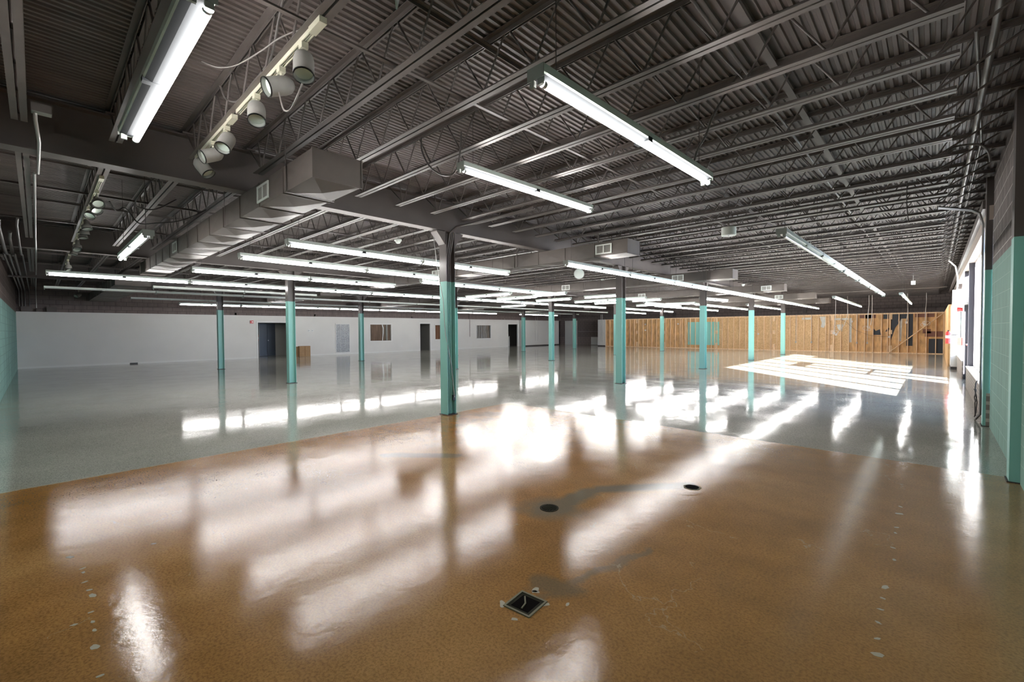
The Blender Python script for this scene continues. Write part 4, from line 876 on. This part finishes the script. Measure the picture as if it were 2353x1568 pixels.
t = thing('floor_drain', (-1.71, 4.36, 0), 'small open drain hole beyond the round one', 'drain', rz=0.7)
MB().tube([(0, 0, 0.0005), (0, 0, 0.003)], 0.085, 7).build('rim', OLIVE, t); MB().tube([(0, 0, 0.003), (0, 0, 0.0036)], 0.066, 9).build('drain_void', HOLE, t)
def blob(x, y, r, sq=0.6, rot=0.0, seed=0, m=CHIP):
    rnd = random.Random(seed); n = 11; v = []
    for k in range(n):
        a = 2 * math.pi * k / n; q = r * (0.75 + 0.5 * rnd.random()); px_, py_ = q * math.cos(a), q * sq * math.sin(a)
        v.append((x + px_ * math.cos(rot) - py_ * math.sin(rot), y + px_ * math.sin(rot) + py_ * math.cos(rot)))
    return v
def chips(lst, label, name='floor_chip'):
    for i, (x, y, r) in enumerate(lst):
        v = blob(x, y, r, 0.55, random.random() * 3, i); n = len(v)
        o = MB().add([(a, b, 0.0004) for a, b in v] + [(a, b, 0.0012) for a, b in v], [tuple(range(n, 2 * n))] + [(k, (k + 1) % n, n + (k + 1) % n, n + k) for k in range(n)]).build(name, CHIP)
        tag(o, label % ORD[i], 'floor chip', label.split(',')[0] + 's')
A = [(-4.14, 0.55), (-4.32, 0.12), (-4.05, 0.17), (-3.98, 0.17), (-3.82, 0.17), (-3.68, 0.18), (-3.59, 0.19), (-3.38, 0.17), (-3.26, 0.17), (-3.30, 0.10), (-3.16, 0.17), (-2.99, 0.16), (-2.72, 0.16)]
chips([(x, y, 0.016 + 0.012 * (i % 5 == 1)) for i, (x, y) in enumerate(A)], 'pale chip in the brown floor, %s from far end of line at lower left')
B = [(-0.20, 5.09), (-0.20, 4.89), (-0.20, 4.54), (-0.20, 4.41), (-0.20, 4.10), (-0.18, 3.89), (-0.20, 3.44), (-0.20, 3.29), (-0.20, 3.15), (-0.20, 3.00), (-0.19, 2.84), (-0.18, 2.70)]
chips([(x, y, 0.016 + 0.012 * (i % 5 == 1)) for i, (x, y) in enumerate(B)], 'pale chip in the brown floor, %s from far end of line at lower right')
chips([(-1.70, 1.99, 0.022), (-1.58, 1.93, 0.028), (-1.76, 1.77, 0.03), (-1.62, 1.72, 0.02), (-1.49, 2.02, 0.018), (-1.71, 2.0, 0.03)], 'pale plaster spot around the square drain, %s from its far side')

# loose flexible cables near the camera
def smooth(pts, n=6):
    P = [Vector(p) for p in pts]; P = [P[0]] + P + [P[-1]]; out = []
    for i in range(1, len(P) - 2):
        for k in range(n):
            t = k / n; a, b, c, d_ = P[i - 1], P[i], P[i + 1], P[i + 2]
            out.append(0.5 * ((2 * b) + (c - a) * t + (2 * a - 5 * b + 4 * c - d_) * t * t + (3 * b - a - 3 * c + d_) * t ** 3))
    return out + [P[-2]]
for pts, r, m, lab in (
    ([(-4.11, 0.91, 3.62), (-4.07, 1.01, 3.60), (-3.93, 1.10, 3.60), (-3.65, 1.18, 3.62), (-3.44, 1.23, 3.64), (-3.29, 1.30, 3.66), (-3.17, 1.31, 3.60)], 0.005, FLEX, 'grey flexible cable arching left of the near track lights'),
    ([(-4.56, 1.14, 3.70), (-4.71, 1.23, 3.66), (-4.60, 1.30, 3.64), (-4.37, 1.33, 3.70), (-4.12, 1.35, 3.74), (-3.80, 1.31, 3.72), (-3.39, 1.22, 3.76), (-3.2, 1.2, 3.9)], 0.009, PIPE, 'dark flexible conduit twisting behind the near track lights'),
    ([(-4.55, 3.24, 3.88), (-4.51, 3.22, 3.71), (-4.35, 3.20, 3.49), (-4.15, 3.20, 3.34), (-3.95, 3.18, 3.27), (-3.84, 3.18, 3.29), (-3.78, 3.18, 3.39), (-3.76, 3.19, 3.56), (-3.76, 3.2, 3.7)], 0.010, PIPE, 'dark cable looping down to the small lit strip light at centre'),
    ([(-3.42, 1.22, 3.25), (-3.36, 1.22, 3.13), (-3.28, 1.21, 3.07), (-3.19, 1.21, 3.05), (-3.12, 1.22, 3.10), (-3.09, 1.25, 3.20)], 0.006, FLEX, 'grey cable slung between the first two near track heads'),
    ([(-1.70, 4.30, 3.01), (-1.66, 4.30, 3.21), (-1.57, 4.30, 3.35), (-1.50, 4.30, 3.52), (-1.3, 4.4, 3.88)], 0.011, PIPE, 'ribbed conduit rising from the far end of the nearest big light'),
    ([(-7.75, 1.30, 3.80), (-7.9, 1.1, 3.60), (-8.2, 1.0, 3.42), (-8.5, 1.05, 3.38), (-8.8, 1.3, 3.45), (-9.0, 1.6, 3.7)], 0.010, WIRED, 'black cable loop hanging beyond the first girder'),
    ([(-8.6, 0.75, 3.42), (-8.9, 0.85, 3.36), (-9.3, 1.0, 3.5), (-9.3, 1.15, 3.3), (-8.9, 1.3, 3.25), (-8.6, 1.6, 3.3), (-8.5, 1.9, 3.5)], 0.009, WIRED, 'black cable curling over the short light left of the ribbed duct'),
    ([(0.05, 7.3, 3.50), (0.12, 7.3, 3.62), (0.32, 7.3, 3.60), (0.40, 7.3, 3.50), (0.42, 7.3, 3.38)], 0.012, PIPE, 'hooked dark conduit under the joists by the window wall'),
    ([(-0.3, 8.0, 3.5), (-0.3, 8.0, 3.2), (-0.28, 8.0, 2.95)], 0.006, WIRED, 'thin dark drop wire under the joists near the window wall')):
    o = MB().tube(smooth(pts), r, 7).build('flexible_cable', m); tag(o, lab, 'cable')
t = thing('hanging_plate', (-2.12, 1.36, 3.27), 'pale green pointed metal plate cut by the top edge of the picture', 'plate')
MB().prism([(0, 0), (0.11, 0.16), (0.11, 0.26), (-0.11, 0.26), (-0.11, 0.16)], 'Y', -0.004, 0.004).build('plate_body', HOUSE, t); MB().tube([(0, 0, 0.24), (0, 0, 0.60)], 0.005, 6).build('rod', STEEL, t)
t.rotation_euler = (0, 0, -0.75)
